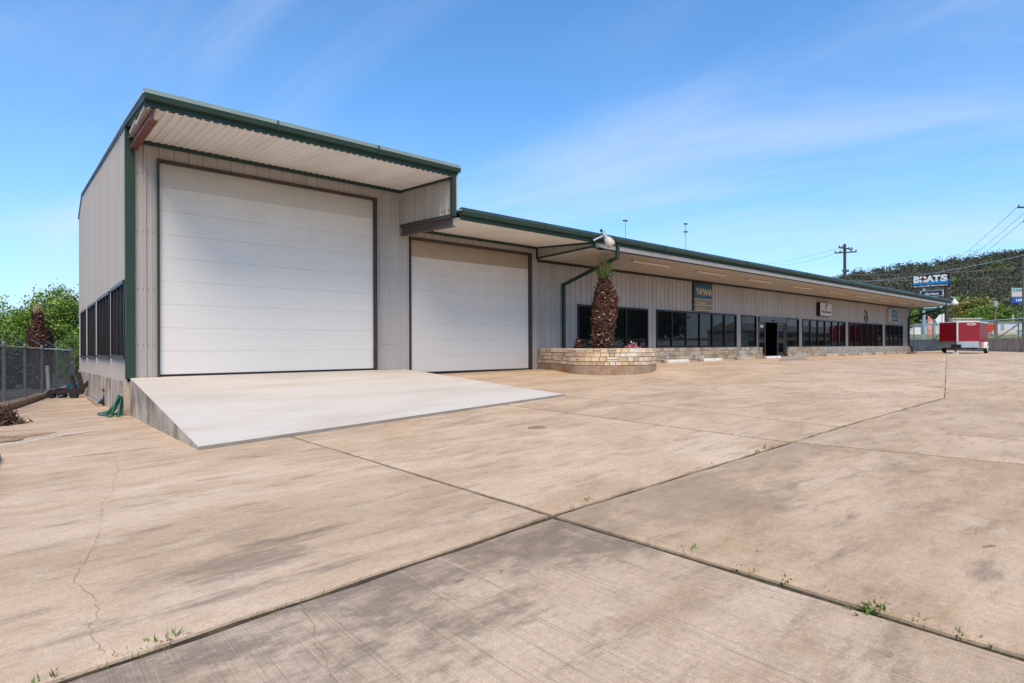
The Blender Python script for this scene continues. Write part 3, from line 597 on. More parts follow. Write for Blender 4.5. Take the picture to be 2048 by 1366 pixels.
# downspouts with slanting offsets
def downspout(px_top, X, ztopw, zbend, zfoot, foot=False, w_=.1):
    xt = ony(px_top, 500, CY).x; q = MB()
    q.box(xt-.05, xt+.06, CY-.02, CY+.09, 4.22, 4.70); q.bar((xt, CY+.05, 4.26), (X, -.10, zbend), w_, w_); q.box(X-.05, X+.05, -.15, -.05, zfoot, zbend+.04)
    if foot: q.bar((X, -.1, zfoot+.05), (X+.12, -.28, zfoot-.2), .1, .1); q.bar((X+.12, -.28, zfoot-.15), (X+.12, -.28, .62), .1, .1)
    o = q.build('downspout', 'green', bld)
    for z in (zfoot+.4, zbend-.3): s_ = MB(); s_.box(X-.065, X+.065, -.155, -.03, z, z+.04); s_.build('strap', 'green', o)
downspout(1236, BX(1124), 4.5, ony(1124, 569, -.1).z, .95); downspout(1893, XE-.35, 4.5, ony(1813, 636, -.1).z, 1.25, True, .15)
# overhead doors: jambs, header, sections
def overhead(x0, x1, z0, z1, n, m, mtop, jl, jr, hd):
    fr = MB(); fr.box(x0-.0, x0+jl, -.075, .02, z0, z1); fr.box(x1-jr, x1, -.075, .02, z0, z1); fr.box(x0+jl, x1-jr, -.072, .02, z1-hd, z1)
    o = fr.build('overhead_door', 'jamb', bld); h = (z1-hd-z0-.04)/n
    for i in range(n):
        q = MB(); a, b = x0+jl+.004, x1-jr-.004; za, zb = z0+.04+i*h+.0006, z0+.04+(i+1)*h-.0006; c = .0025
        q.add([(a, -.005, za+c), (b, -.005, za+c), (b, -.005, zb-c), (a, -.005, zb-c), (a, .0, za), (b, .0, za), (b, .0, zb), (a, .0, zb)], [(0, 1, 2, 3), (4, 5, 1, 0), (3, 2, 6, 7), (4, 0, 3, 7), (1, 5, 6, 2)])
        q.build('door_section', mtop if i == n-1 else m, o)
    q = MB(); q.box(x0+jl, x1-jr, -.018, .01, z0, z0+.038); q.build('bottom_seal', 'rubber', o)
    q = MB(); q.box(x0+jl, x1-jr, .03, .05, z0, z1-hd); q.build('backing', 'shed_grey', o)
    return o
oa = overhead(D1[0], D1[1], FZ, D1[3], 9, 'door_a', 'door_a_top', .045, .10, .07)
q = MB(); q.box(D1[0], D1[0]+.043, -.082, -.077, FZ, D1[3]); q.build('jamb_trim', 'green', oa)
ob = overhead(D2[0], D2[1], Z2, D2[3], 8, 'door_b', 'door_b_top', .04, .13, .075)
# shop windows: frame, mullions, panes
def window(x0, x1, z0, z1, npane, name='shop_window'):
    f = MB(); w_ = .055; f.box(x0, x1, -.05, .06, z0, z0+w_); f.box(x0, x1, -.05, .06, z1-w_*1.3, z1); f.box(x0, x0+w_, -.05, .06, z0+w_, z1-w_*1.3); f.box(x1-w_, x1, -.05, .06, z0+w_, z1-w_*1.3)
    o = f.build(name, 'bronze', bld); p = (x1-x0-w_)/npane
    for i in range(1, npane): q = MB(); xm = x0+w_/2+p*i; q.box(xm-.03, xm+.03, -.045, .055, z0+w_, z1-w_*1.3); q.build('mullion', 'bronze', o)
    for i in range(npane):
        q = MB(); a = x0+w_/2+p*i+.03; b = a+p-.06; tl = random.uniform(-.004, .004); q.add([(a, .01+tl, z0+w_), (b, .01-tl, z0+w_), (b, .01-tl, z1-w_*1.3), (a, .01+tl, z1-w_*1.3)], [(0, 1, 2, 3)]); q.build('pane', 'glass', o)
for (a, b), n in zip(WIN, (3, 6, 1, 1, 6, 6, 4)): window(a, b, ZSILL, ZWT, n)
# entrance: header box, two part-open glazed leaves
e0, e1 = ENT; f = MB(); f.box(e0, e0+.06, -.05, .08, .52, ZWT-.02); f.box(e1-.06, e1, -.05, .08, .52, ZWT-.02); f.box(e0+.06, e1-.06, -.09, .1, 2.58, ZWT-.02); ent = f.build('entrance_door', 'alum_dark', bld)
q = MB(); q.box((e0+e1)/2-.1, (e0+e1)/2+.1, -.14, -.09, 2.64, 2.72); q.build('sensor', 'black', ent)
for a, b in ((e0+.07, e0+.85), (e1-1.0, e1-.16)):
    q = MB(); q.box(a, a+.06, -.02, .03, .69, 2.57); q.box(b-.06, b, -.02, .03, .69, 2.57)
    for z in (.69, 1.45, 1.54, 2.47): q.box(a+.06, b-.06, -.02, .03, z, z+(.09 if z not in (1.45, 1.54) else .035))
    lf = q.build('door_leaf', 'alum_dark', ent)
    q = MB(); q.add([(a+.06, .005, .78), (b-.06, .005, .78), (b-.06, .005, 2.47), (a+.06, .005, 2.47)], [(0, 1, 2, 3)]); q.build('pane', 'glass', lf)
q = MB(); q.box(e0+.3, e0+.62, -.004, .002, 2.28, 2.42); q.build('notice', 'plain_white', ent)
q = MB(); q.box(e0-.1, e1+.1, -.9, .0, .45, .672); q.build('threshold', 'plinth', bld)
# west windows: grey sheet between, dark louvred glazing
for a, b in lw:
    z0, z1 = LZ0-.013*a, LZ1-.006*a; f = MB()
    f.box(-.05, .06, a, b, z0, z0+.09); f.box(-.06, .06, a, b, z1-.08, z1); f.box(-.05, .06, a, a+.05, z0+.09, z1-.08); f.box(-.05, .06, b-.05, b, z0+.09, z1-.08); o = f.build('side_window', 'bronze', bld)
    q = MB(); q.box(-.075, -.052, a, b, z0-.0, z0+.07); q.build('sill', 'alum_dark', o)
    for i in range(1, 4): q = MB(); ym = a+(b-a)*i/4; q.box(-.045, .04, ym-.03, ym+.03, z0+.09, z1-.08); q.build('mullion', 'black', o)
    for i in range(4):
        q = MB(); y0, y1 = a+(b-a)*i/4+.03, a+(b-a)*(i+1)/4-.03; q.add([(.01, y0, z0+.09), (.01, y1, z0+.09), (.01, y1, z1-.08), (.01, y0, z1-.08)], [(3, 2, 1, 0)]); q.build('pane', 'glass', o)
# foundation panels of the west side
ys_ = [-.0, 2.6, 5.2, 7.8, 10.3, 12.8, BACK]
for a, b in zip(ys_, ys_[1:]):
    q = MB(); q.extrude([(-.06, a+.012, g(0, a)-.15), (-.06, a+.012, .535-.013*a), (-.06, b-.012, .535-.013*b), (-.06, b-.012, g(0, b)-.15)], (.3, 0, 0)); q.build('foundation_panel', 'plinth', bld)
    q = MB(); q.box(-.04, -.0, b-.02, b+.02, g(0, b)-.1, .5-.013*b); q.build('foundation_joint', 'dark_trim', bld)
# dark interior
q = MB(); q.add([(XS, .4, .5), (XE-.1, .4, .5), (XE-.1, 9, .5), (XS, 9, .5)], [(0, 1, 2, 3)]); q.add([(.1, .1, .6), (XS-.1, .1, .6), (XS-.1, 15, .6), (.1, 15, .6)], [(0, 1, 2, 3)]); q.build('interior_floor', 'interior_floor', bld)
q = MB(); q.box(XS, XE-.1, 9, 9.1, .5, 4.3); q.box(XS, XE-.1, .06, 9, 4.25, 4.3); q.box(XS, XS+.1, .06, 9, .5, 4.25); q.box(7, 7.1, .3, 15, .6, 4.2); q.box(.05, 6.9, .08, .2, 5.58, 5.9); q.build('interior_wall', 'interior', bld)
# ------------------------------------------------------------------ limestone: coursed rubble along a path
def stones(path, z0, z1, parent, limit_s, depth=.05, seed=1, rows=(.10, .12, .14)):
    """path: function s->(point, outward normal), total length given as path.L; each stone is an object until limit_s, the rest one joined part"""
    r_ = random.Random(seed); z = z0; rest = MB(); cnt = 0
    hs = []
    while z < z1-.03:
        h = r_.choice(rows); h = min(h, z1-z) if z1-z-h > .07 else z1-z; hs.append((z, z+h)); z += h
    for (a, b) in hs:
        s = -r_.uniform(0, .2)
        while s < path.L-.02:
            w_ = r_.uniform(.15, .24)*r_.choice((1, 1, 1.4, 1.8)); s0, s1 = max(s, 0), min(s+w_, path.L); s += w_
            if path.L-s < .1: s1 = path.L; s = path.L
            if s1-s0 < .05: continue
            cells = [(a, b)] if (b-a < .125 or r_.random() > .3) else [(a, (a+b)/2-.01), ((a+b)/2-.01, b)]
            for za, zb in cells:
                j = .007; e = .010; dp = depth+r_.uniform(-.012, .014); q = MB()
                p0, n0 = path(s0+j); p1, n1 = path(s1-j)
                t = (p1-p0).normalized(); dz = [r_.uniform(-.004, .004) for _ in range(4)]
                back = [p0+ZZ*(za+j), p1+ZZ*(za+j), p1+ZZ*(zb-j), p0+ZZ*(zb-j)]
                fr = [p0+n0*dp+t*e+ZZ*(za+j+e+dz[0]), p1+n1*dp-t*e+ZZ*(za+j+e+dz[1]), p1+n1*dp-t*e+ZZ*(zb-j-e+dz[2]), p0+n0*dp+t*e+ZZ*(zb-j-e+dz[3])]
                mid = [p0+n0*(dp-.014)+ZZ*(za+j), p1+n1*(dp-.014)+ZZ*(za+j), p1+n1*(dp-.014)+ZZ*(zb-j), p0+n0*(dp-.014)+ZZ*(zb-j)]
                fs = [(8, 9, 10, 11)]+[(i, (i+1) % 4, 4+(i+1) % 4, 4+i) for i in range(4)]+[(4+i, 4+(i+1) % 4, 8+(i+1) % 4, 8+i) for i in range(4)]
                if s0 < limit_s: q.add(back+mid+fr, fs); q.build('stone', 'stone_white' if r_.random() < .2 else 'stone', parent); cnt += 1
                else: rest.add(back+mid+fr, fs)
    if rest.f: setp(rest.build('stonework', 'stone_white', parent), kind='stuff')
    return cnt
class Line:
    def __init__(s, a, b, n): s.a, s.b, s.n = Vector(a), Vector(b), Vector(n); s.L = (s.b-s.a).length; s.t = (s.b-s.a)/s.L
    def __call__(s, d): return s.a+s.t*d, s.n
for a, b, lim, sd_ in ((15.5, ENT[0]+.35, 99, 3), (ENT[1]+.1, XE, 4.5, 4)):
    q = MB(); q.box(a, b, -.085, -.02, .3, ZSILL-.012); base = q.build('stone_base', 'mortar', bld)
    stones(Line((a, -.08, 0), (b, -.08, 0), (0, -1, 0)), .50, ZSILL-.005, base, lim, .035, sd_, (.14, .17, .20))
# ------------------------------------------------------------------ planter with palm
PB = [ong(1078, 741), ong(1150, 748), ong(1200, 750.5), ong(1250, 750), ong(1285, 747.5), ong(1303, 744), ong(1308, 738)]
pl = [Vector((BX(1077), -.05, 0))]+[Vector((p.x, p.y, 0)) for p in PB[1:]]
pl[1] = Vector((ony(1120, 700, -1.5).x, -1.5, 0)); pl.insert(2, Vector((PB[1].x, PB[1].y, 0)))
pl.append(Vector((pl[-1].x+.5, pl[-1].y+1.4, 0))); pl.append(Vector((pl[-1].x+.1, -.15, 0)))
# smooth the outline
def catmull(P, k=6):
    out = []
    for i in range(len(P)-1):
        a, b, c, d = P[max(i-1, 0)], P[i], P[i+1], P[min(i+2, len(P)-1)]
        for j in range(k):
            t = j/k; out.append(.5*((2*b)+(c-a)*t+(2*a-5*b+4*c-d)*t*t+(3*b-a-3*c+d)*t**3))
    return out+[P[-1]]
PO = catmull(pl, 6)
class Path:
    def __init__(s, P): s.P = P; s.d = [0]; [s.d.append(s.d[-1]+(b-a).length) for a, b in zip(P, P[1:])]; s.L = s.d[-1]
    def __call__(s, x):
        x = min(max(x, 0), s.L); i = max(k for k in range(len(s.P)-1) if s.d[k] <= x+1e-9); t = (x-s.d[i])/(s.d[i+1]-s.d[i])
        def nr(k): d = (s.P[min(k+1, len(s.P)-1)]-s.P[max(k-1, 0)]).normalized(); return Vector((d.y, -d.x, 0))
        return s.P[i].lerp(s.P[i+1], t), (nr(i)*(1-t)+nr(i+1)*t).normalized()
PP_ = Path(PO); cenp = sum(PO, Vector())/len(PO)
if (PP_(PP_.L/2)[1]).dot(PP_(PP_.L/2)[0]-cenp) < 0: print('planter normal flipped')
PZ = 1.225
planter = thing('stone_planter', 'rounded limestone planter with stained concrete base beside the lower overhead door', 'planter', (cenp.x, cenp.y, .45))
def wallstrip(z0, z1, off_out, off_in, name, m):
    q = MB(); K = 60
    for i in range(K+1):
        p, n = PP_(PP_.L*i/K); a, b = p+n*off_out, p-n*off_in; q.v += [(a.x, a.y, z0(p)), (a.x, a.y, z1), (b.x, b.y, z1), (b.x, b.y, z0(p))]
    for i in range(K): q.f += [(4*i+j, 4*i+4+j, 4*i+4+(j+1) % 4, 4*i+(j+1) % 4) for j in range(4)]
    return q.build(name, m, planter)
zg = lambda p: g(p.x, p.y)-.08
wallstrip(zg, .69, .025, .2, 'base', 'planter_base'); core = wallstrip(lambda p: .69, PZ-.012, -.005, .2, 'wall', 'mortar')
stones(PP_, .695, PZ, core, 999, .035, 11)
q = MB(); q.v = [(p.x, p.y, 1.10) for p in PO]; q.f = [tuple(reversed(range(len(PO))))]; q.build('soil', 'soil', planter)
def palm(name, label, base, prof_, lean, nb, fr_n, fr_len, dry, seed, group=None, bootmat='palm_boot'):
    rg = np.random.default_rng(seed); t = thing(name, label, 'palm', base)
    base = Vector(base); H = prof_[-1][0]
    def rad(z): return float(np.interp(z, [a for a, _ in prof_], [b for _, b in prof_]))
    def ax(z): return base+Vector((lean[0]*z+.10*math.sin(z*1.3), lean[1]*z, z))
    q = MB(); q.tube([ax(H*i/14) for i in range(15)], [rad(H*i/14)*.86 for i in range(15)], 14); q.build('trunk', 'palm_core', t, True)
    V = []; val = []; i = 0; ga = 2.39996
    for i in range(nb):      # overlapping cut leaf bases in spirals
        z = H*(i+.5)/nb*.99; a = i*ga+rg.normal()*.3; r_ = rad(z)*(1+.07*math.sin(a*2+z*3)+rg.normal()*.05); c = ax(z); o = np.array((math.cos(a), math.sin(a), 0.)); tg = np.array((-math.sin(a), math.cos(a), 0.))
        L = rg.uniform(.06, .17)*rg.choice((.7, 1., 1.2)); wd = rg.uniform(.03, .085); p = np.array(c)+o*r_*.84; tip = p+o*L*rg.uniform(.25, .75)+np.array((0, 0, L*rg.uniform(.4, 1.)))+tg*rg.normal()*.02
        up = np.array((0, 0, .035)); a0, a1 = p-tg*wd, p+tg*wd; b0, b1 = tip-tg*wd*.55, tip+tg*wd*.55
        v = rg.uniform(0, .62); V += [a0, b0, b1, a1]; val.append(v); V += [a0+up, a1+up, b1+up*.9, b0+up*.9]; val.append(v+.12); V += [b0, b0+up*.9, b1+up*.9, b1]; val.append(1. if rg.random() < .06+.10*math.sin(z*4.)**4 else min(v+rg.uniform(.1, .35), .92)); V += [a0, a0+up, b0+up*.9, b0]; val.append(v); V += [b1, b1+up*.9, a1+up, a1]; val.append(v)
    o = npmesh('leaf_bases', V, 4, val, bootmat, t); setp(o, kind='stuff')
    V = []; val = []; top = np.array(ax(H))
    for i in range(fr_n):
        a = rg.uniform(0, 6.283); sp = abs(rg.normal())*.20; o = np.array((math.cos(a), math.sin(a), 0.)); tg = np.array((-math.sin(a), math.cos(a), 0.)); L = fr_len*rg.uniform(.5, 1.1)
        p = top+o*rad(H)*rg.uniform(.1, .9)-np.array((0, 0, .1)); d = o*sp+np.array((0, 0, 1.)); d /= np.linalg.norm(d); m_ = p+d*L*.55; e = m_+(d+o*rg.uniform(0, .35))*L*.45; wd = rg.uniform(.010, .022); v = min(1, max(0, rg.normal(dry, .25)))
        V += [p-tg*wd*.6, p+tg*wd*.6, m_+tg*wd, m_-tg*wd]; val.append(v); V += [m_-tg*wd, m_+tg*wd, e+tg*.003, e-tg*.003]; val.append(min(1, v+.3))
    if V: setp(npmesh('fronds', V, 4, val, 'frond', t), kind='stuff')
    return t
pb = ony(1201, 700, -2.2); 
palm('palm_tree', 'thick palm with shaggy cut trunk and green spear crown in the stone planter', (pb.x, pb.y, 1.08), [(0, .37), (.3, .38), (.7, .36), (1.0, .38), (1.35, .43), (1.75, .42), (2.02, .36), (2.22, .26), (2.36, .19), (2.5, .16)], (.12, .02), 1250, 460, .82, .42, 5)
sb = ony(1157, 700, -1.2)
palm('palm_stump', 'small dead palm stump at the left end of the stone planter', (sb.x, sb.y, 1.08), [(0, .17), (.2, .16), (.38, .05)], (.1, 0), 60, 0, .2, 1., 6)
fb = ony(1265, 694, -2.2); fl = thing('flower_bunch', 'bunch of pink and white flowers on the planter rim', 'flowers', (fb.x, fb.y, 1.12))
cs = np.array((fb.x, fb.y, 1.24))+RNG.normal(size=(110, 3))*np.array((.16, .12, .05)); cs2 = np.array((fb.x+.05, fb.y, 1.33))+RNG.normal(size=(26, 3))*np.array((.09, .06, .07))
npmesh('bloom', np.concatenate([leaves(cs, .035, asp=.8), leaves(cs2, .03, asp=.7)]), 4, np.concatenate([RNG.uniform(0, .7, 110), RNG.uniform(.75, 1, 26)]), 'petal', fl)
q = MB(); [q.tube([(fb.x+random.uniform(-.04, .04), fb.y, 1.08), (fb.x+random.uniform(-.15, .15), fb.y+random.uniform(-.08, .08), 1.3)], .006, 4) for _ in range(12)]; q.build('stem', 'hose', fl)
# ------------------------------------------------------------------ signs, lights and small things on the building
def board(name, label, cat, px0, px1, pyt, pyb, m, depth=.14, frame='bronze', y=-.04):
    """box sign on the facade from pixel extents of its left edge; returns thing and face rectangle"""
    a = ony(px0, pyt, y-depth); x1 = ony(px1, pyt, y-depth).x; zb = ony(px0, pyb, y-depth).z; x0, z1 = a.x, a.z
    t = thing(name, label, cat, ((x0+x1)/2, y, zb)); q = MB(); q.box(x0, x1, y-depth, y, zb, z1); q.build('cabinet', frame, t)
    if m: q = MB(); q.box(x0+.03, x1-.03, y-depth-.012, y-depth+.001, zb+.03, z1-.03); q.build('face', m, t)
    return t, x0, x1, zb, z1, y-depth-.013
sg, x0, x1, z0, z1, yf = board('wall_sign', 'tall blue and tan lettered dealer sign under the eave beside the widest shop window', 'sign', 1387, 1424.5, 563.5, 621, None, .07)
W_, H_ = x1-x0, z1-z0; zs = z0+H_*.41; zm = z0+H_*.205
for a, b, m_, nm in ((zs+.03, z1-.05, 'sign_blue', 'blue_panel'), (zm+.02, zs-.02, 'sign_tan', 'tan_panel'), (z0+.04, zm-.02, 'sign_tan', 'tan_panel')): q = MB(); q.box(x0+.06, x1-.05, yf, yf+.02, a, b); q.build(nm, m_, sg)
for z in (z0+.01, zm-.012, zs-.005): q = MB(); q.box(x0+.02, x1-.02, yf-.012, yf+.01, z, z+.03); q.build('divider', 'sign_cream', sg)
text('YAMAHA', 'lettering', 'gold', sg, (x0+.06+W_*.08, yf-.002, zs+H_*.155), (1, 0, 0), ZZ, W_*.84, H_*.235, bold=.012)
text('Outboards', 'lettering', 'gold', sg, (x0+W_*.14, yf-.002, zm+H_*.06), (1, 0, 0), ZZ, W_*.46, H_*.085); text('Sterndrives', 'lettering', 'gold', sg, (x0+W_*.14, yf-.002, z0+H_*.075), (1, 0, 0), ZZ, W_*.48, H_*.08)
sg, x0, x1, z0, z1, yf = board('wall_sign', 'square cream sign with black script lettering above the shop windows', 'sign', 1640, 1663, 604, 631.5, 'sign_cream', .2)
W_, H_ = x1-x0, z1-z0
text('Hurricane', 'lettering', 'ink', sg, (x0+W_*.09, yf-.001, z0+H_*.24), (1, 0, 0), ZZ, W_*.84, H_*.16, shear=.3, bold=.02)
def ring(q, c, r, wd, n=14, a0=0, a1=2*math.pi, th=.02):      # flat ring in the XZ plane
    for i in range(n):
        p, s = a0+(a1-a0)*i/n, a0+(a1-a0)*(i+1)/n
        q.extrude([(c[0]+math.cos(p)*r, c[1], c[2]+math.sin(p)*r*1.0), (c[0]+math.cos(p)*(r-wd), c[1], c[2]+math.sin(p)*(r-wd)), (c[0]+math.cos(s)*(r-wd), c[1], c[2]+math.sin(s)*(r-wd)), (c[0]+math.cos(s)*r, c[1], c[2]+math.sin(s)*r)], (0, -th, 0))
q = MB(); cx_, cz_ = x0+W_*.5, z0+H_*.68; q.extrude([(cx_+.05, yf, cz_+.02), (cx_+.16, yf, cz_+.12), (cx_+.07, yf, cz_+.28), (cx_-.02, yf, cz_+.1)], (0, -.008, 0)); q.build('emblem', 'ink', sg)
q = MB(); q.extrude([(cx_-.12, yf, cz_+.02), (cx_-.02, yf, cz_+.06), (cx_+.02, yf, cz_-.10), (cx_-.06, yf, cz_-.22)], (0, -.008, 0)); q.build('emblem', 'ink', sg)
e = ony(1732, 632, -.05); em = thing('wall_emblem', 'small dark curled metal emblem on the ribbed wall between two signs', 'emblem', (e.x, -.05, e.z-.4))
q = MB(); ring(q, (e.x+.05, -.045, e.z-.12), .34, .07, 16, R(-200), R(110)); q.build('curl', 'ink', em)
q = MB(); q.bar((e.x-.22, -.06, e.z+.42), (e.x+.18, -.06, e.z+.14), .03, .07); q.bar((e.x-.25, -.06, e.z+.08), (e.x-.20, -.06, e.z-.3), .03, .05); q.bar((e.x+.05, -.06, e.z-.02), (e.x+.2, -.06, e.z-.22), .03, .06); q.build('stroke', 'ink', em)
sg, x0, x1, z0, z1, yf = board('wall_sign', 'faded blue dealer sign at the far end of the shop front', 'sign', 1781, 1797, 617.5, 644.5, None, .22, 'sign_cream')
W_, H_ = x1-x0, z1-z0
for a, b, m_ in ((.30, .95, 'sign_blue'), (.05, .25, 'sign_blue_dark')): q = MB(); q.box(x0+W_*.12, x1-W_*.06, yf, yf+.02, z0+H_*a, z0+H_*b); q.build('panel', m_, sg)
text('YAMAHA', 'lettering', 'sky_panel', sg, (x0+W_*.22, yf-.002, z0+H_*.55), (1, 0, 0), ZZ, W_*.62, H_*.2, bold=.01)
def onz(px, py, z): d = ray(px, py); return CAM+d*((z-CAM.z)/d.z)
# soffit strip lights
LP = [(1268, 524.5, 1338, 536), (1396, 545, 1449, 553.5), (1497, 560.5, 1539, 567.5), (1586, 574, 1621, 580), (1657, 585, 1687, 589.5), (1712, 593, 1736, 597), (1757, 600, 1778, 603.5), (1797, 606, 1813, 608.5), (1830, 610.5, 1842, 612.5)]
wl = ['over the planter palm', 'beside the tall blue sign', 'before the entrance', 'over the entrance side window', 'beside the cream sign', 'past the cream sign', 'over the wall emblem', 'before the faded blue sign', 'at the far end of the soffit']
for (a, b, c, d_), wd in zip(LP, wl):
    p, p2 = onz(a, b, 4.36), onz(c, d_, 4.36); L = 2.35; yy = -1.62; x = ony(a, b, yy).x if False else p.x
    yy = (p.y+p2.y)/2; yy = max(min(yy, -1.2), -2.1); x = ony((a+c)/2, 600, yy).x
    t = thing('strip_light', 'pale fluorescent strip light on the shop soffit '+wd, 'light', (x, yy, 4.36), 'strip lights under the shop canopy'); zz_ = 4.455-yy*-.0+.0
    q = MB(); q.box(x-L/2, x+L/2, yy-.05, yy+.05, 4.415, 4.47); q.build('housing', 'soffit_tan', t)
    q = MB(); q.extrude([(x-L/2+.02, yy-.08, 4.414), (x-L/2+.02, yy-.06, 4.365), (x-L/2+.02, yy+.06, 4.365), (x-L/2+.02, yy+.08, 4.414)], (L-.04, 0, 0)); q.build('diffuser', 'tube_cover', t)
# floodlight on the canopy corner
fp = ony(1213, 481, CY-.3); t = thing('floodlight', 'white floodlight with grey ballast bracketed to the gutter above the palm', 'floodlight', (fp.x, CY-.1, fp.z-.2))
ax_ = Vector((.45, -.35, -.82)).normalized(); bl = fp+Vector((-.10, .0, .16))
q = MB(); q.tube([bl+ax_*-.12, bl+ax_*.12], [.065, .075], 10); q.build('ballast', 'galv', t)
q = MB(); q.tube([bl+ax_*.10, bl+ax_*.16, bl+ax_*.30, bl+ax_*.42], [.07, .12, .15, .135], 14); q.build('reflector', 'tube_cover', t, True)
q = MB(); q.tube([bl+ax_*-.12, bl+ax_*-.22], .04, 8); q.build('photocell', 'black', t)
q = MB(); q.bar(bl, (fp.x-.35, CY-.05, fp.z+.0), .05, .05); q.build('bracket', 'galv', t)
sp_ = ony(1199, 495, CY); t = thing('security_camera', 'small black camera under the canopy fascia beside the floodlight', 'camera', (sp_.x, CY, sp_.z-.1)); q = MB(); q.box(sp_.x-.04, sp_.x+.04, CY+.0, CY+.06, sp_.z, 4.48); q.build('mount', 'black', t); q = MB(); q.tube([(sp_.x, CY+.05, sp_.z-.03), (sp_.x+.03, CY-.13, sp_.z-.06)], .045, 8); q.build('body', 'black', t)
lp = ony(1909, 603, CY); t = thing('yard_lamp', 'white dome lamp on an arm beyond the far gutter end', 'lamp', (lp.x, CY, lp.z-.4))
q = MB(); q.tube([(lp.x, CY, lp.z+.2), (lp.x, CY, lp.z+.08), (lp.x, CY, lp.z-.02), (lp.x, CY, lp.z-.2), (lp.x, CY, lp.z-.26)], [.08, .12, .22, .27, .23], 14); q.build('dome', 'lamp_white', t, True)
q = MB(); q.tube([(lp.x, CY, lp.z+.18), (lp.x, CY, lp.z+.36)], .08, 8); q.build('cap', 'galv', t); q = MB(); q.bar((XE+.2, CY, lp.z+.32), (lp.x, CY, lp.z+.32), .06, .06); q.build('arm', 'galv', t)
for px, pt, lab, cross in ((1251, 440.5, 'slim roof mast with a small twin-vane head above the palm', 1), (1371.5, 447, 'slim roof mast with two instrument arms above the tall blue sign', 2)):
    yy = 2.0; xx = ony(px, 480, yy).x; zt = ony(px, pt, yy).z; t = thing('roof_mast', lab, 'antenna', (xx, yy, 5.2)); q = MB(); q.tube([(xx, yy, 5.15), (xx, yy, zt)], .014, 6); q.build('mast', 'wire', t)
    q = MB()
    for k in range(cross): zc = zt-.03-.42*(k == 0 and cross == 2); q.bar((xx-.10, yy, zc), (xx+.10, yy, zc+.02), .03, .04); q.box(xx-.14, xx-.06, yy-.04, yy+.04, zc-.04, zc+.03); q.box(xx+.05, xx+.12, yy-.04, yy+.04, zc-.02, zc+.05)
    q.build('head', 'wire_dark', t)
    q = MB(); q.box(xx-.06, xx+.06, yy-.06, yy+.06, 5.2, 5.3); q.build('foot', 'wire_dark', t)
# ------------------------------------------------------------------ wheel stops
ST = [(1328, 1382, 726.5, 'beside the planter, freshly white'), (1401, 1449, 723, 'under the widest shop window, with one dirty end'), (1474, 1509, 720.2, 'in worn grey, next before the entrance'), (1529, 1560, 718.5, 'right before the entrance door'),
      (1651, 1673, 714, 'just past the blue painted bay'), (1687, 1706, 713, 'below the emblem wall'), (1719, 1737, 711.5, 'between the emblem and the faded blue sign'), (1749, 1764, 710.2, 'below the last wide window'), (1773, 1787, 709, 'below the faded blue sign'), (1798, 1810, 708, 'next to the far downspout')]
for i, (a, b, y, lab) in enumerate(ST):
    yy = -1.45; xa = ony(a, 700, yy).x; xb = xa+1.83; z = g((xa+xb)/2, yy)
    o = MB(); pts = [(-.0, 0), (0, .06), (.035, .125), (.115, .125), (.15, .06), (.15, 0)]
    o.extrude([(xa, yy+u, z+v-.005) for u, v in pts], (xb-xa, 0, 0)); ob_ = o.build('wheel_stop', 'white_paint' if i in (0, 1, 3) else 'plinth'); setp(ob_, 'low concrete wheel stop '+lab, 'wheel stop', 'wheel stops along the shop front')
    ORG[ob_.name] = Vector((0, 0, 0)); q = MB(); q.extrude([(xa-.004, yy+u*1.0, z+v*1.02-.004) for u, v in pts], (.26, 0, 0)); q.v = [(x_, y_-.002, z_+.002) for x_, y_, z_ in q.v]; q.build('worn_end', 'retain', ob_)
a, b = ong(5, 918), ong(-26, 985); d = (b-a).normalized(); n = Vector((-d.y, d.x, 0))*-.0+Vector((d.y, -d.x, 0)); n = n if n.x < 0 else -n
q = MB(); z = g(a.x, a.y); q.extrude([a+n*u+ZZ*v for u, v in ((0, -.02), (.02, .07), (.06, .12), (.15, .12), (.19, .07), (.2, -.02))], b-a); setp(q.build('wheel_stop', 'plinth'), 'worn bare concrete wheel stop lying by the sandy verge', 'wheel stop')
blu = MB(); A, B, C_, D_ = ong(1556, 722.5), ong(1618, 719.5), ong(1606, 715.5), ong(1560, 718); blu.v = [(p.x, p.y, g(p.x, p.y)+.004) for p in (A, B, C_, D_)]; blu.f = [(0, 1, 2, 3)]
mat('paint_blue', (.22, .27, .30), .8, 0, (.42, .33, .25), 3, lo=.42, hi=.62); blu.build('painted_bay', 'paint_blue', yard)
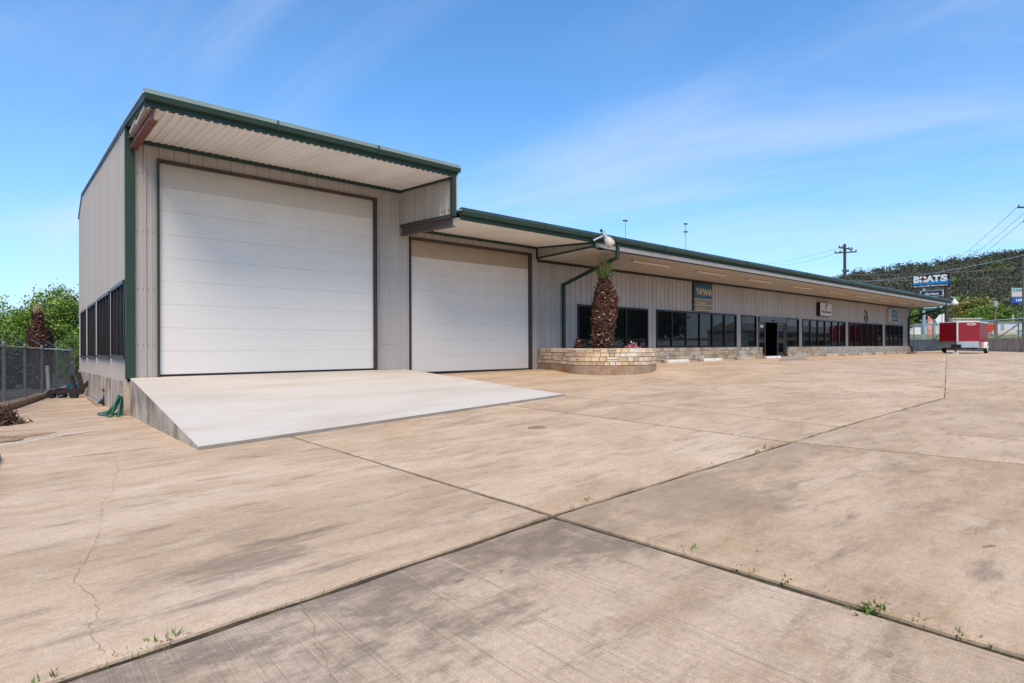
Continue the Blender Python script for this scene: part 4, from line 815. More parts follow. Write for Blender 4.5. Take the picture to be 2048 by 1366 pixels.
# ------------------------------------------------------------------ alley on the west: fence, kerb, hose, scraps
FA, FB = ong(50, 806), ong(138, 775); fd = Vector((FB.x-FA.x, FB.y-FA.y, 0)).normalized()
def fpt(s, z=0): p = FA+fd*s; return Vector((p.x, p.y, g(p.x, p.y)+z))
def fs(px):       # distance along fence line where column px meets it
    d = ray(px, 700); n = Vector((-fd.y, fd.x, 0)); t = (FA-CAM).dot(n)/d.dot(n); return (CAM+d*t-FA).dot(fd)
s0, s1 = fs(-55), (FB-FA).dot(fd)+.4
def chain(t, p0, p1, h0, h1, wire=.0025, sp=.06, m='mesh_wire'):
    """diamond wire mesh between ground points p0 and p1"""
    p0, p1 = Vector(p0), Vector(p1); L = (p1-p0).length; u = (p1-p0)/L; H = h1-h0; q = MB(); nrm = u.cross(ZZ).normalized()*wire
    for sgn in (1, -1):
        c = -H if sgn > 0 else 0.
        while c < L+(0 if sgn > 0 else H):
            a0, b0 = (max(c, 0), min(c+H, L)) if sgn > 0 else (max(c-H, 0), min(c, L))
            if b0-a0 > .02:
                za, zb = (a0-c, b0-c) if sgn > 0 else (c-a0, c-b0); A, B = p0+u*a0+ZZ*(h0+za), p0+u*b0+ZZ*(h0+zb); w_ = (B-A).cross(u.cross(ZZ)).normalized()*wire
                q.add([A-w_, A+w_, B+w_, B-w_], [(0, 1, 2, 3)]); q.add([A-nrm, A+nrm, B+nrm, B-nrm], [(0, 1, 2, 3)])
            c += sp*1.41
    return setp(q.build('wire_mesh', m, t), kind='stuff')
fz = thing('chain_link_fence', 'tall grey chain-link fence with angled barbed-wire arms along the alley', 'fence', tuple(fpt(3)))
posts = [fs(8)-3.2, fs(8), fs(50), fs(84), fs(114), s1]
for s in posts:
    q = MB(); q.tube([fpt(s, 0), fpt(s, 1.86)], .042, 8); po = q.build('post', 'fence_steel', fz); q = MB(); q.tube([fpt(s, 1.84), fpt(s, 1.9)], [.055, .03], 8); q.build('post_cap', 'fence_steel', po)
    q = MB(); q.bar(fpt(s, 1.88), fpt(s, 2.15)+Vector((-.32, 0, 0)), .02, .02); q.build('barb_arm', 'fence_steel', po)
q = MB(); q.tube([fpt(s0, 1.76), fpt(s1, 1.76)], .024, 6); q.build('top_rail', 'galv', fz)
for k in range(3): q = MB(); q.tube([fpt(s, 1.93+.09*k)+Vector((-.08-.1*k, 0, 0)) for s in posts], .004, 4); q.build('barbed_wire', 'fence_steel', fz)
for a, b in zip(posts, posts[1:]): chain(fz, fpt(a), fpt(b), .08, 1.75)
kb = thing('kerb', 'low stained concrete kerb under the chain-link fence', 'kerb', tuple(fpt(3)))
nrm = Vector((fd.y, -fd.x, 0)); ss = [s0, -1.5, 1.5, 4.5, 7.5, s1]
for a, b in zip(ss, ss[1:]):
    q = MB(); A, B = fpt(a+.006), fpt(b-.006); q.extrude([A-nrm*.12+ZZ*-.2, A-nrm*.12+ZZ*.17, A+nrm*.10+ZZ*.17, A+nrm*.13+ZZ*.14, A+nrm*.13+ZZ*-.2], B-A); q.build('kerb_stone', 'retain', kb)
# behind the fence
setp(gridmesh([-60, -30, -12, -5, -2.6, -1, 0], [-2.9, 0, 2, 8, 16, 40, 90], lambda x, y: g(x, y)-.028).build('asphalt_lot', 'asphalt'), kind='structure')
pp = ong(98, 787); t = thing('vent_pipe', 'white ribbed plastic pipe standing behind the chain-link fence', 'pipe', tuple(pp)); hp = 1.15; q = MB(); q.tube([pp-ZZ*.1, pp+Vector((-.05, 0, hp))], .06, 10); q.build('pipe', 'pvc', t)
for k in range(13): q = MB(); c = pp.lerp(pp+Vector((-.05, 0, hp)), (k+.5)/13); q.tube([c-ZZ*.012, c+ZZ*.012], .072, 10); q.build('rib', 'plain_white', t)
hp = onx(246, 790, -.07); gp = ong(198, 829); gp2 = ong(245, 822); t = thing('garden_hose', 'coiled green garden hose hanging down the foundation wall onto the slab', 'hose', (gp.x, gp.y, gp.z)); q = MB()
hk = Vector((-.10, hp.y, hp.z))
for k in range(9):
    f_ = k/8; foot = gp.lerp(Vector((-.14, hp.y-.12, g(0, hp.y))), f_**1.1); foot.z = g(foot.x, foot.y)+.03+.012*(k % 3); top = hk+Vector((-.02*(k % 4), .015*(k % 3), -.03*(k % 3)))
    ax1 = (top-foot)/2; c = (top+foot)/2; sd2 = Vector((random.uniform(-.10, -.02), random.uniform(-.16, -.06), random.uniform(-.05, .05)))*(1+.5*f_); path = []
    for j in range(28):
        a = 2*math.pi*j/28; p = c+ax1*math.cos(a)+sd2*math.sin(a)*(1.25-.6*math.cos(a))+ZZ*(-.30*math.sin(a*.5)**2*math.cos(a*.5)**2*2); p.z = max(p.z, g(p.x, p.y)+.016); p.x = min(p.x, -.085); path.append(p)
    q.tube(path, .0135, 6, closed=True)
q.build('coil', 'hose', t, True)
q = MB(); q.box(-.12, -.06, hk.y-.02, hk.y+.02, hk.z-.02, hk.z+.03); q.build('hook', 'galv', t)
def scrap(name, label, cat, px0, py0, px1, py1, wd, ht, m, lift=0.):
    a, b = ong(px0, py0), ong(px1, py1); q = MB(); q.bar(a+ZZ*(ht/2+lift), b+ZZ*(ht/2+lift), wd, ht); return setp(q.build(name, m), label, cat)
scrap('wood_plank', 'weathered wooden plank on the slab along the foundation wall', 'plank', 178, 797, 199, 813, .12, .06, 'wood')
a, b = ong(186, 797), ong(208, 810); ch = thing('metal_channel', 'grey sheet-metal channel lying beside the wooden plank', 'metal scrap', tuple(a)); q = MB(); d = (b-a).normalized(); n = d.cross(ZZ).normalized(); q.obox(a-n*.09+ZZ*.12, b-a, n*.18, ZZ*.015); q.obox(a-n*.09+ZZ*.02, b-a, n*.012, ZZ*.10); q.obox(a+n*.078+ZZ*.02, b-a, n*.012, ZZ*.10); q.build('channel', 'galv', ch)
p = ong(213, 811); bx = thing('plastic_box', 'black plastic box with a curved lip leaning on the foundation wall', 'box', tuple(p)); q = MB(); q.extrude([(p.x-.22, p.y, p.z), (p.x+.16, p.y, p.z), (p.x+.2, p.y, p.z+.42), (p.x-.02, p.y, p.z+.42), (p.x-.06, p.y, p.z+.2)], (0, .34, 0)); q.build('shell', 'black', bx); q = MB(); q.box(p.x-.08, p.x+.22, p.y-.02, p.y+.36, p.z+.40, p.z+.44); q.build('lip', 'black', bx)
p = ong(153, 789); tb = thing('plastic_tub', 'blue round plastic tub at the end of the alley', 'tub', tuple(p)); q = MB(); q.tube([p+ZZ*.02, p+ZZ*.42], [.24, .32], 16, cap=False); q.f.append(tuple(range(15, -1, -1))); q.build('tub', 'tub_blue', tb, False); q = MB(); q.tube([p+ZZ*.40, p+ZZ*.45], [.345, .345], 16, cap=False); q.build('rim', 'tub_blue', tb)
a, b = ong(100, 797), ong(166, 795); ty = thing('rusty_trailer_frame', 'low rusty trailer frame with small wheels across the alley end', 'trailer frame', tuple(a.lerp(b, .5)))
q = MB(); q.bar(a+ZZ*.22, b+ZZ*.22, .09, .09); q.bar(a+ZZ*.22, ong(118, 790)+ZZ*.22, .08, .08); q.bar(ong(118, 790)+ZZ*.22, b+Vector((0, .9, .22)), .08, .08); q.bar(b+ZZ*.22, b+Vector((-.1, .3, .85)), .10, .10); q.bar(b+Vector((-.1, .1, .22)), b+Vector((.25, .1, .6)), .09, .14); q.bar(b+Vector((-.2, .2, .3)), b+Vector((-.32, .3, .75)), .08, .1); q.build('frame', 'rust', ty)
for c in (a+Vector((.05, 0, .16)), a+Vector((.35, -.05, .13)), b+Vector((-.25, 0, .12))): q = MB(); q.tube([c+Vector((-.04, -.04, 0)), c+Vector((.04, .04, 0))], .15, 12); q.build('wheel', 'rubber', ty)
q = MB(); q.bar(ong(120, 796)+ZZ*.08, ong(149, 793)+ZZ*.08, .06, .06); q.build('pipe', 'pvc', ty)
c0 = ong(2, 850); dp = thing('frond_pile', 'heap of dead brown palm fronds at the foot of the fence', 'dead fronds', tuple(c0)); k = 900
C_ = np.array(c0)+np.abs(RNG.normal(size=(k, 3)))*np.array((0, 0, .13))+RNG.normal(size=(k, 3))*np.array((.15, .15, 0)); C_[:, 2] = np.array(c0)[2]+np.abs(RNG.normal(size=k))*.16*np.exp(-((C_[:, 0]-c0.x)**2+(C_[:, 1]-c0.y)**2)*9)+.015
npmesh('fronds', leaves(C_, .10, asp=.16), 4, RNG.uniform(0, 1, k)**1.5, 'dry_frond', dp)
q = MB(); q.bar(c0+Vector((.1, -.1, .12)), ong(32, 844)+ZZ*.02, .03, .02); q.bar(c0+Vector((.0, .1, .2)), ong(24, 838)+ZZ*.04, .03, .02); q.build('stalk', 'rust', dp)
# ------------------------------------------------------------------ vegetation
def tree(name, label, base, crown, ncl, per, leaf, m, seed, group=None, spread=.35, trunk=.14, lo=.0, hi=1.):
    """crown: list of (centre, radii); clumps of leaves through the volume"""
    rg = np.random.default_rng(seed); base = Vector(base); t = thing(name, label, 'tree', tuple(base), group); cl = []
    for i in range(ncl):
        c, r_ = crown[i % len(crown)]; d = rg.normal(size=3); d /= np.linalg.norm(d); cl.append(np.array(c)+d*np.array(r_)*rg.uniform(.35, 1.0)**.6)
    cl = np.array(cl); C = np.repeat(cl, per, 0)+rg.normal(size=(ncl*per, 3))*spread
    v = np.repeat(rg.uniform(.15, .85, ncl), per)+rg.normal(size=ncl*per)*.16; v = lo+(hi-lo)*np.clip(v, 0, 1)
    setp(npmesh('crown', leaves(C, leaf), 4, v, m, t), kind='stuff')
    top = Vector(np.mean([c for c, _ in crown], 0)); q = MB(); fork = base.lerp(top, .45); q.tube([base-ZZ*.2, base.lerp(fork, .5)+Vector((.08, .05, 0)), fork], [trunk*1.25, trunk, trunk*.8], 8)
    for i in range(0, ncl, max(1, ncl//16)): e = Vector(cl[i]); q.tube([fork-ZZ*.1, fork.lerp(e, .5)+ZZ*.15*(e-fork).length*.3, e], [trunk*.55, trunk*.3, trunk*.08], 5)
    q.build('trunk', 'bark', t); return t
def tr_at(px, py, dpt, rw, rh): p = at(px, py, dpt); return (tuple(p), (rw, rw, rh))
def gb(px, dpt): p = at(px, 700, dpt); return (p.x, p.y, g(p.x, p.y)-.1)
tree('leafy_tree', 'bright green spring tree rising over the fence beside the building corner', gb(118, 36), [tr_at(112, 615, 36, 1.45, 1.25), tr_at(85, 640, 36, 1.5, 1.2), tr_at(140, 640, 36, 1.3, 1.6), tr_at(60, 660, 36, 1.4, 1.1), tr_at(150, 690, 36, 1., 1.4)], 230, 75, .085, 'leaf_spring', 21, spread=.26)
tree('leafy_tree', 'green tree with a loose crown cut by the left frame edge behind the fence', gb(5, 40), [tr_at(8, 655, 40, 1.8, 1.1), tr_at(-40, 640, 40, 1.9, 1.6), tr_at(30, 680, 40, 1.7, 1.1)], 150, 75, .09, 'leaf_spring', 22, spread=.28, hi=.85)
tree('leafy_tree', 'darker green tree low behind the dead palm', gb(70, 47), [tr_at(60, 690, 47, 2.6, 1.5), tr_at(110, 700, 47, 2., 1.6)], 130, 70, .11, 'leaf_spring', 23, spread=.34, hi=.6)
tree('vine_shrub', 'green vine thicket climbing the far end of the alley fence', ong(152, 776)[:], [tr_at(150, 735, 31.5, .42, .85), tr_at(146, 700, 32, .55, .7), tr_at(139, 728, 32.5, .3, .6)], 90, 60, .06, 'leaf_spring', 24, spread=.17, trunk=.05, hi=.8)
hg = thing('hedge', 'dark low hedge seen through the chain-link mesh', 'hedge', (-6, 22, -1)); k = 15000; C_ = np.stack([RNG.uniform(-16, -1.6, k), 22+RNG.normal(size=k)*.5, -.9+2.1*RNG.random(k)], 1); setp(npmesh('foliage', leaves(C_, .12), 4, np.clip(RNG.normal(.35, .2, k), 0, 1), 'leaf_dark', hg), kind='stuff')
pb2 = at(80, 700, 27); palm('palm_tree', 'dead palm with dry brown trunk standing behind the chain-link fence', (pb2.x, pb2.y, g(pb2.x, pb2.y)), [(0, .40), (1., .36), (1.35, .40), (1.6, .50), (2.2, .52), (2.6, .47), (2.85, .28), (3.1, .2), (3.55, .17)], (.0, 0), 1100, 70, .55, 1., 9)
# ------------------------------------------------------------------ east end: verge, retaining wall, fence
RWa, RWb = at(1800, 697.5, 72), at(2110, 704.5, 46); rd = Vector((RWb.x-RWa.x, RWb.y-RWa.y, 0)); RL = rd.length; rd /= RL; rn = Vector((rd.y, -rd.x, 0)); rn = rn if rn.dot(CAM-RWa) > 0 else -rn
ZT0, ZT1 = at(1800, 681, 72).z, at(2110, 676.5, 46).z
def rw(s, z=None): p = RWa+rd*s; f_ = s/RL; return Vector((p.x, p.y, (ZT0*(1-f_)+ZT1*f_) if z is None else z))
wl_ = thing('retaining_wall', 'stained tan concrete retaining wall behind the red trailer', 'wall', tuple(rw(RL/2, .6)))
for k in range(7):
    a, b = RL*k/7+.01, RL*(k+1)/7-.01; q = MB(); q.obox(rw(a, .2), rd*(b-a), -rn*.3, ZZ*(rw(a).z-.2)); q.build('wall_panel', 'retain', wl_)
q = MB(); q.obox(rw(0)+rn*.04+ZZ*.002, rw(RL)-rw(0), -rn*.42, ZZ*.09); q.build('coping', 'plinth', wl_)
vg = MB(); A, B = rw(0)-rn*.2, rw(RL)-rn*.2; far = [at(1500, 664, 150), at(1800, 664, 150), at(2110, 664, 150), at(2600, 664, 150)]
vg.v = [tuple(A-rd*60), tuple(A), tuple(B), tuple(B+rd*60)]+[tuple(p) for p in far]+[tuple(at(px, 650, 420)) for px in (1500, 1800, 2110, 2600)]; vg.f = [(i, i+1, i+5, i+4) for i in range(3)]+[(i+4, i+5, i+9, i+8) for i in range(3)]; setp(vg.build('verge', 'grass_far'), kind='structure')
def vz(px, dpt): return at(px, 664+(150-dpt)*.12, dpt)   # rough verge surface point
fe = thing('chain_link_fence', 'galvanised chain-link fence with pipe rails on top of the retaining wall', 'fence', tuple(rw(RL/2)))
def rs(px): d = ray(px, 680); n = Vector((-rd.y, rd.x, 0)); t = (RWa-CAM).dot(n)/d.dot(n); return (CAM+d*t-RWa).dot(rd)
pxs = [1805, 1828, 1866, 1898, 1955, 1994, 2037, 2085]
def ftop(px): return rw(rs(px)).z+1.78
for px in pxs: q = MB(); s = rs(px); q.tube([rw(s), rw(s, ftop(px)+.08)], .05, 6); q.build('post', 'fence_steel', fe)
for a, b in zip(pxs, pxs[1:]): q = MB(); q.tube([rw(rs(a), ftop(a)), rw(rs(b), ftop(b))], .045, 6); q.build('top_rail', 'galv', fe); q = MB(); q.tube([rw(rs(a), ftop(a)-1.3), rw(rs(b), ftop(b)-1.3)], .025, 6); q.build('mid_rail', 'galv', fe)
for a, b in ((1994, 2037), (1994, 1955), (1866, 1898)): q = MB(); q.tube([rw(rs(a))+ZZ*.05, rw(rs(b), ftop(b)-.5)], .045, 6); q.build('brace', 'fence_steel', fe)
chain(fe, rw(.2), rw(RL-.2)-ZZ*(rw(RL).z-rw(0).z), .1, 1.75, .0022, .14)
# ------------------------------------------------------------------ red cargo trailer
TO = at(1915, 700, 43.0); TO.z = g(TO.x, TO.y); tr = thing('cargo_trailer', 'red enclosed cargo trailer with V nose and silver stone guard', 'trailer', tuple(TO)); th = R(3.)
def L3(x, y, z): return (TO.x+x*math.cos(th)-y*math.sin(th), TO.y+x*math.sin(th)+y*math.cos(th), TO.z+z)
HB, HT, HW, TL, NV, GRD = .45, 2.40, 1.2, 4.6, .62, .92
def lbox(q, x0, x1, y0, y1, z0, z1):
    q.add([L3(x0, y0, z0), L3(x1, y0, z0), L3(x1, y1, z0), L3(x0, y1, z0), L3(x0, y0, z1), L3(x1, y0, z1), L3(x1, y1, z1), L3(x0, y1, z1)], [(0, 3, 2, 1), (4, 5, 6, 7), (0, 1, 5, 4), (1, 2, 6, 5), (2, 3, 7, 6), (3, 0, 4, 7)])
for s in (1, -1):      # V nose: painted panel and bright stone guard on each side
    for z0, z1, m_, nm, o_ in ((GRD, HT-.05, 'red_paint', 'nose_panel', 0), (HB, GRD, 'treadplate', 'stone_guard', -.012)):
        q = MB(); q.add([L3(o_, s*.03, z0), L3(NV+o_, s*HW, z0), L3(NV+o_, s*HW, z1), L3(o_, s*.03, z1), L3(.05, s*.0, z0), L3(NV+.05, s*(HW-.05), z0), L3(NV+.05, s*(HW-.05), z1), L3(.05, 0, z1)], [(0, 1, 2, 3), (4, 7, 6, 5), (0, 3, 7, 4), (1, 5, 6, 2), (3, 2, 6, 7), (0, 4, 5, 1)]); q.build(nm, m_, tr)
q = MB(); lbox(q, -.03, .04, -.05, .05, HB, HT); ns = q.build('nose_strip', 'plain_white', tr)
for k in range(12): q = MB(); lbox(q, -.036, -.029, -.015, .015, HB+.2+k*.14, HB+.23+k*.14); q.build('rivet', 'galv', ns)
for s in (1, -1):
    for k in range(6):
        a, b = NV+.01+(TL-NV)*k/6, NV+.01+(TL-NV)*(k+1)/6-.008; q = MB(); lbox(q, a, b, s*HW-.02, s*HW+.02, HB+.05, HT-.05); q.build('side_panel', 'red_paint', tr)
    q = MB(); lbox(q, NV-.01, TL, s*HW-.035, s*HW+.035, HT-.06, HT); q.build('roof_rail', 'plain_white' if s < 0 else 'red_paint', tr); q = MB(); lbox(q, NV, TL, s*HW-.03, s*HW+.03, HB-.02, HB+.05); q.build('side_rail', 'treadplate', tr)
q = MB(); q.extrude([L3(-.02, 0, HT-.05), L3(NV, HW, HT-.05), L3(TL, HW, HT-.05), L3(TL, -HW, HT-.05), L3(NV, -HW, HT-.05)], (0, 0, .07)); q.build('roof', 'plain_white', tr)
q = MB(); lbox(q, TL-.02, TL+.03, -HW, HW, HB, HT-.05); q.build('rear_door', 'red_paint', tr)
q = MB(); q.extrude([L3(.08, 0, HB), L3(NV+.03, HW-.05, HB), L3(TL, HW-.05, HB), L3(TL, -HW+.05, HB), L3(NV+.03, -HW+.05, HB)], (0, 0, .05)); lbox(q, NV, TL, -.55, -.45, HB-.16, HB); lbox(q, NV, TL, .45, .55, HB-.16, HB); q.build('chassis', 'black', tr)
c = Vector(L3(NV*.62-.012, -HW*.64, HT-.2)); ud = (Vector(L3(NV, -HW, 0))-Vector(L3(0, -.03, 0))).normalized(); q = MB(); pts = [c+ud*.30*math.cos(2*math.pi*k/20)+ZZ*.085*math.sin(2*math.pi*k/20) for k in range(20)]; nv_ = ud.cross(ZZ).normalized(); nv_ = nv_ if nv_.dot(CAM-c) > 0 else -nv_; q.extrude([p+nv_*.002 for p in pts], nv_*.012); q.build('badge', 'sign_cream', tr)
q = MB(); pts = [c+ud*.17*math.cos(2*math.pi*k/20)+ZZ*.03*math.sin(2*math.pi*k/20) for k in range(20)]; q.extrude([p+nv_*.0145 for p in pts], nv_*.004); q.build('badge_band', 'red_paint', tr)
q = MB(); [q.bar(L3(NV*.9, s*.8, HB-.07), L3(-1.25, 0, HB-.07), .08, .1) for s in (1, -1)]; q.build('tongue', 'black', tr)
q = MB(); q.bar(L3(-1.15, 0, HB-.05), L3(-1.5, 0, HB-.03), .09, .1); q.build('coupler', 'black', tr); q = MB(); q.tube([L3(-.75, 0, .06), L3(-.75, 0, .85)], .04, 8); q.bar(L3(-.75, 0, .83), L3(-.75, -.25, .83), .03, .03); q.build('jack', 'black', tr)
q = MB(); lbox(q, -.62, -.3, -.28, .30, HB-.04, HB+.24); q.build('battery_box', 'black', tr)
for s in (1, -1):
    wc = Vector(L3(2.9, s*(HW+.10), .36)); dv = Vector(L3(0, 1, 0))-Vector(L3(0, 0, 0)); q = MB(); q.tube([wc-dv*.10, wc+dv*.10], .36, 20); wh = q.build('wheel', 'rubber', tr); q = MB(); q.tube([wc+dv*s*.095, wc+dv*s*.11], .21, 14); q.build('rim', 'plain_white', wh)
    q = MB(); pr = []
    for k in range(9): a = math.pi*k/8; pr.append((2.9+.46*math.cos(a), .40+.46*math.sin(a)))
    for (xa, za), (xb, zb) in zip(pr, pr[1:]): q.add([L3(xa, s*HW, za), L3(xb, s*HW, zb), L3(xb, s*(HW+.24), zb), L3(xa, s*(HW+.24), za), L3(xa, s*HW, za+.02), L3(xb, s*HW, zb+.02), L3(xb, s*(HW+.24), zb+.02), L3(xa, s*(HW+.24), za+.02)], [(0, 1, 2, 3), (7, 6, 5, 4), (3, 2, 6, 7)])
    q.build('fender', 'plain_white', tr)
q = MB(); q.tube([L3(1.5, .2, HT), L3(2.0, .1, HT+.28)], .02, 5); q.tube([L3(1.7, .3, HT), L3(2.1, .2, HT+.25)], .02, 5); q.build('roof_bracket', 'galv', tr)
bp = Vector(L3(-.75, 0, 0)); q = MB(); q.box(bp.x-.2, bp.x+.2, bp.y-.15, bp.y+.15, bp.z-.01, bp.z+.08); setp(q.build('jack_block', 'white_paint'), 'pale block under the trailer jack foot', 'block')
scrap('timber_beam', 'long pale timber lying on the yard between building end and trailer', 'timber', 1828, 707, 1886, 706.5, .14, .1, 'wood'); scrap('timber_beam', 'short dark timber lying by the far downspout', 'timber', 1815, 707.5, 1854, 706, .2, .07, 'rust')
# ------------------------------------------------------------------ pole sign
TLs, TRs = 75., 72.
def sgn_pt(px, py, dpt): return at(px, py, dpt)
ps = thing('pole_sign', 'stacked roadside pole sign with a big white-lettered boat dealer panel', 'sign', tuple(vz(1865, 74)))
def panel(pxa, pyt, pyb, pxb, m, nm, th_=.35, frame=None, da=None, db=None):
    f = lambda px: TLs+(TRs-TLs)*(px-1825)/(1899-1825)
    a, b = at(pxa, pyb, f(pxa)), at(pxb, pyb, f(pxb)); zt = at(pxa, pyt, f(pxa)).z; ux = Vector((b.x-a.x, b.y-a.y, 0)); wd = ux.length; ux /= wd; n = Vector((ux.y, -ux.x, 0)); h = zt-a.z
    q = MB(); q.obox(a-n*th_, ux*wd, n*th_, ZZ*h); q.build(nm, m, ps); return a, ux, n, wd, h
a, ux, n, wd, h = panel(1824, 551, 577.5, 1900, 'ink', 'main_cabinet', .5)
q = MB(); q.obox(a+ux*wd*.03+ZZ*h*.24+n*.0, ux*wd*.94, n*.012, ZZ*h*.28); q.build('blue_band', 'cyan', ps)
for s_, x_, w_ in (('B', .045, .165), ('A', .375, .22), ('T', .565, .185), ('S', .755, .185)): text(s_, 'letter', 'boat_white', ps, a+ux*wd*x_+ZZ*h*.40+n*.014, ux, ZZ, wd*w_, h*.50, bold=.055, thick=.02)
def vring(q, c, r, w_, k0, k1, n_=10, off=.02):
    for i in range(n_):
        p, s = k0+(k1-k0)*i/n_, k0+(k1-k0)*(i+1)/n_; P = lambda t, rr: c+ux*rr*math.cos(t)+ZZ*rr*math.sin(t)+n*off; q.extrude([P(p, r), P(p, r-w_), P(s, r-w_), P(s, r)], n*.02)
cc_ = a+ux*wd*.295+ZZ*h*.645; q = MB()
for k in range(4): vring(q, cc_, h*.26, h*.145, k*math.pi/2+.28, (k+1)*math.pi/2-.28)
q.build('life_ring', 'boat_white', ps); q = MB()
for k in range(4): vring(q, cc_, h*.275, h*.16, k*math.pi/2-.16, k*math.pi/2+.16, 3, .022)
q.build('ring_band', 'ring_red', ps)
text('by Lake LBJ Marineland', 'small_lettering', 'boat_white', ps, a+ux*wd*.05+ZZ*h*.045+n*.002, ux, ZZ, wd*.88, h*.155, bold=.01, thick=.015)
a2, ux2, n2_, w2, h2 = panel(1840, 582, 594.5, 1886.5, 'galv', 'lower_cabinet', .3); q = MB(); q.obox(a2+ux2*w2*.07+ZZ*h2*.1, ux2*w2*.88, n2_*.012, ZZ*h2*.8); q.build('panel_face', 'navy', ps)
text('Hurricane', 'lettering', 'boat_white', ps, a2+ux2*w2*.2+ZZ*h2*.24+n2_*.014, ux2, ZZ, w2*.62, h2*.46, shear=.35, bold=.015)
a2, ux2, n2_, w2, h2 = panel(1845.5, 611.5, 620.5, 1879, 'teal', 'lower_cabinet', .3); text('Sweetwater', 'lettering', 'boat_white', ps, a2+ux2*w2*.08+ZZ*h2*.35+n2_*.004, ux2, ZZ, w2*.8, h2*.4, shear=.3, bold=.015)
q = MB(); p = at(1880, 612, 72.6); q.box(p.x-.1, p.x+.55, p.y-.1, p.y, p.z-.5, p.z+.1); q.build('side_plate', 'sign_cream', ps)
for px, r_, mm in ((1848.5, .16, 'galv'), (1893.5, .24, 'pole_wood')):
    b = at(px, 690, 74.2); q = MB(); q.tube([(b.x, b.y, .8), (b.x, b.y, at(px, 555, 74).z)], r_, 10); q.build('pole', mm, ps)
# feather flag, arrow sign, small signs
p = vz(1858, 90); t = thing('feather_flag', 'faded pink feather flag on a pole beyond the fence', 'flag', tuple(p)); q = MB(); bx_ = at(1856, 676, 88); ru = R0; sh = [(0, .5), (.75, .6), (.85, 1.8), (.62, 2.9), (.15, 3.4), (0, 3.4)]; q.extrude([bx_+ru*x_+ZZ*z_ for x_, z_ in sh], FW*.02); q.build('cloth', 'flag_pink', t); q = MB(); q.tube([bx_-ZZ*.6, bx_+ZZ*3.5], .03, 6); q.build('pole', 'orange', t)
bx_ = at(1883, 650, 84); t = thing('arrow_sign', 'white arrow-shaped roadside board beside the pole sign', 'sign', tuple(bx_-ZZ*2)); q = MB(); q.extrude([bx_+R0*x_+ZZ*z_ for x_, z_ in ((-.9, .75), (-.3, 1.5), (.55, 1.7), (.55, -.1), (-.4, -.1))], FW*.06); q.build('board', 'plain_white', t); q = MB(); q.tube([bx_-ZZ*3, bx_+ZZ*3.2+R0*.1], .045, 6); q.build('post', 'black', t)
bx_ = at(2026.5, 637, 120); t = thing('warning_sign', 'small yellow diamond warning sign beyond the white sheds', 'road sign', tuple(bx_-ZZ*2.5)); q = MB(); q.extrude([bx_+R0*x_+ZZ*z_ for x_, z_ in ((-.42, 0), (0, .36), (.42, 0), (0, -.36))], FW*.02); q.build('plate', 'yellow', t); q = MB(); q.tube([bx_-ZZ*2.5+FW*.05, bx_+ZZ*.3+FW*.05], .04, 6); q.build('post', 'galv', t); q = MB(); q.tube([bx_+ZZ*.42+FW*.04, bx_+ZZ*.75+FW*.04], [.15, .13], 8); q.build('beacon', 'plain_white', t)
# billboard
bb = thing('billboard', 'pale roadside billboard with dark headline and blue lower band', 'billboard', tuple(vz(2040, 140))); A_ = at(2024, 606, 140); u_ = R0; WB, HBb = 7.6, at(2024, 576, 140).z-A_.z
for z0_, z1_, m_ in ((.74, 1., 'sky_panel'), (.42, .73, 'sign_cream'), (.0, .41, 'blue_panel')): q = MB(); q.obox(A_+ZZ*HBb*z0_, u_*WB, FW*.3, ZZ*HBb*(z1_-z0_)); q.build('panel', m_, bb)
text('I Live', 'lettering', 'navy', bb, A_+u_*.45+ZZ*HBb*.79-FW*.01, u_, ZZ, 2.7, HBb*.16, bold=.02); text('LAKE', 'lettering', 'boat_white', bb, A_+u_*1.0+ZZ*HBb*.12-FW*.01, u_, ZZ, 2.3, HBb*.17, bold=.02)
for x_ in (1.2, 6.4): q = MB(); q.tube([A_+u_*x_+FW*.4-ZZ*8, A_+u_*x_+FW*.4+ZZ*HBb*.9], .16, 6); q.build('leg', 'pole_wood', bb)
# sheds
def shed(label, pxa, pxb, dpt, pyb, pyt, m, doors, dm, trim='shed_grey', deep=9):
    a, b = at(pxa, pyb, dpt), at(pxb, pyb, dpt); zt = at(pxa, pyt, dpt).z; u_ = Vector((b.x-a.x, b.y-a.y, 0)); wd_ = u_.length; u_ /= wd_; n_ = Vector((-u_.y, u_.x, 0)); n_ = n_ if n_.dot(FW) > 0 else -n_; z = a.z; hh = zt-z
    t = thing('storage_shed', label, 'shed', tuple(a)); a = Vector((a.x, a.y, z)); q = MB(); q.obox(a-ZZ*1.5, u_*wd_, n_*deep, ZZ*(hh+1.5)); q.build('wall', m, t); q = MB(); q.obox(a+ZZ*hh-n_*.3-u_*.3, u_*(wd_+.6), n_*(deep+.6), ZZ*.18); q.build('roof', trim, t)
    for f0, f1, mm in doors: q = MB(); q.obox(a+u_*wd_*f0-n_*.05, u_*wd_*(f1-f0), n_*.06, ZZ*hh*.82); q.build('roller_door', mm, t)
    return t
shed('long white storage shed with a red roller door beyond the fence', 1955, 2110, 130, 665, 645, 'shed_white', [(.12, .222, 'shed_red'), (.30, .34, 'shed_grey'), (.345, .52, 'shed_white'), (.55, .75, 'shed_white')], None)
shed('low cream shed wall behind the red trailer roof', 1905, 1960, 120, 665, 638, 'shed_cream', [(.2, .5, 'shed_cream')], None, 'shed_cream')
shed('small white shed seen under the canopy end beyond the fence', 1815, 1842, 115, 674, 651, 'shed_white', [(.45, .95, 'plain_white')], None)
shed('pale grey shed behind the feather flag', 1848, 1905, 118, 674, 648, 'shed_white', [(.1, .4, 'shed_grey'), (.5, .8, 'shed_white')], None)
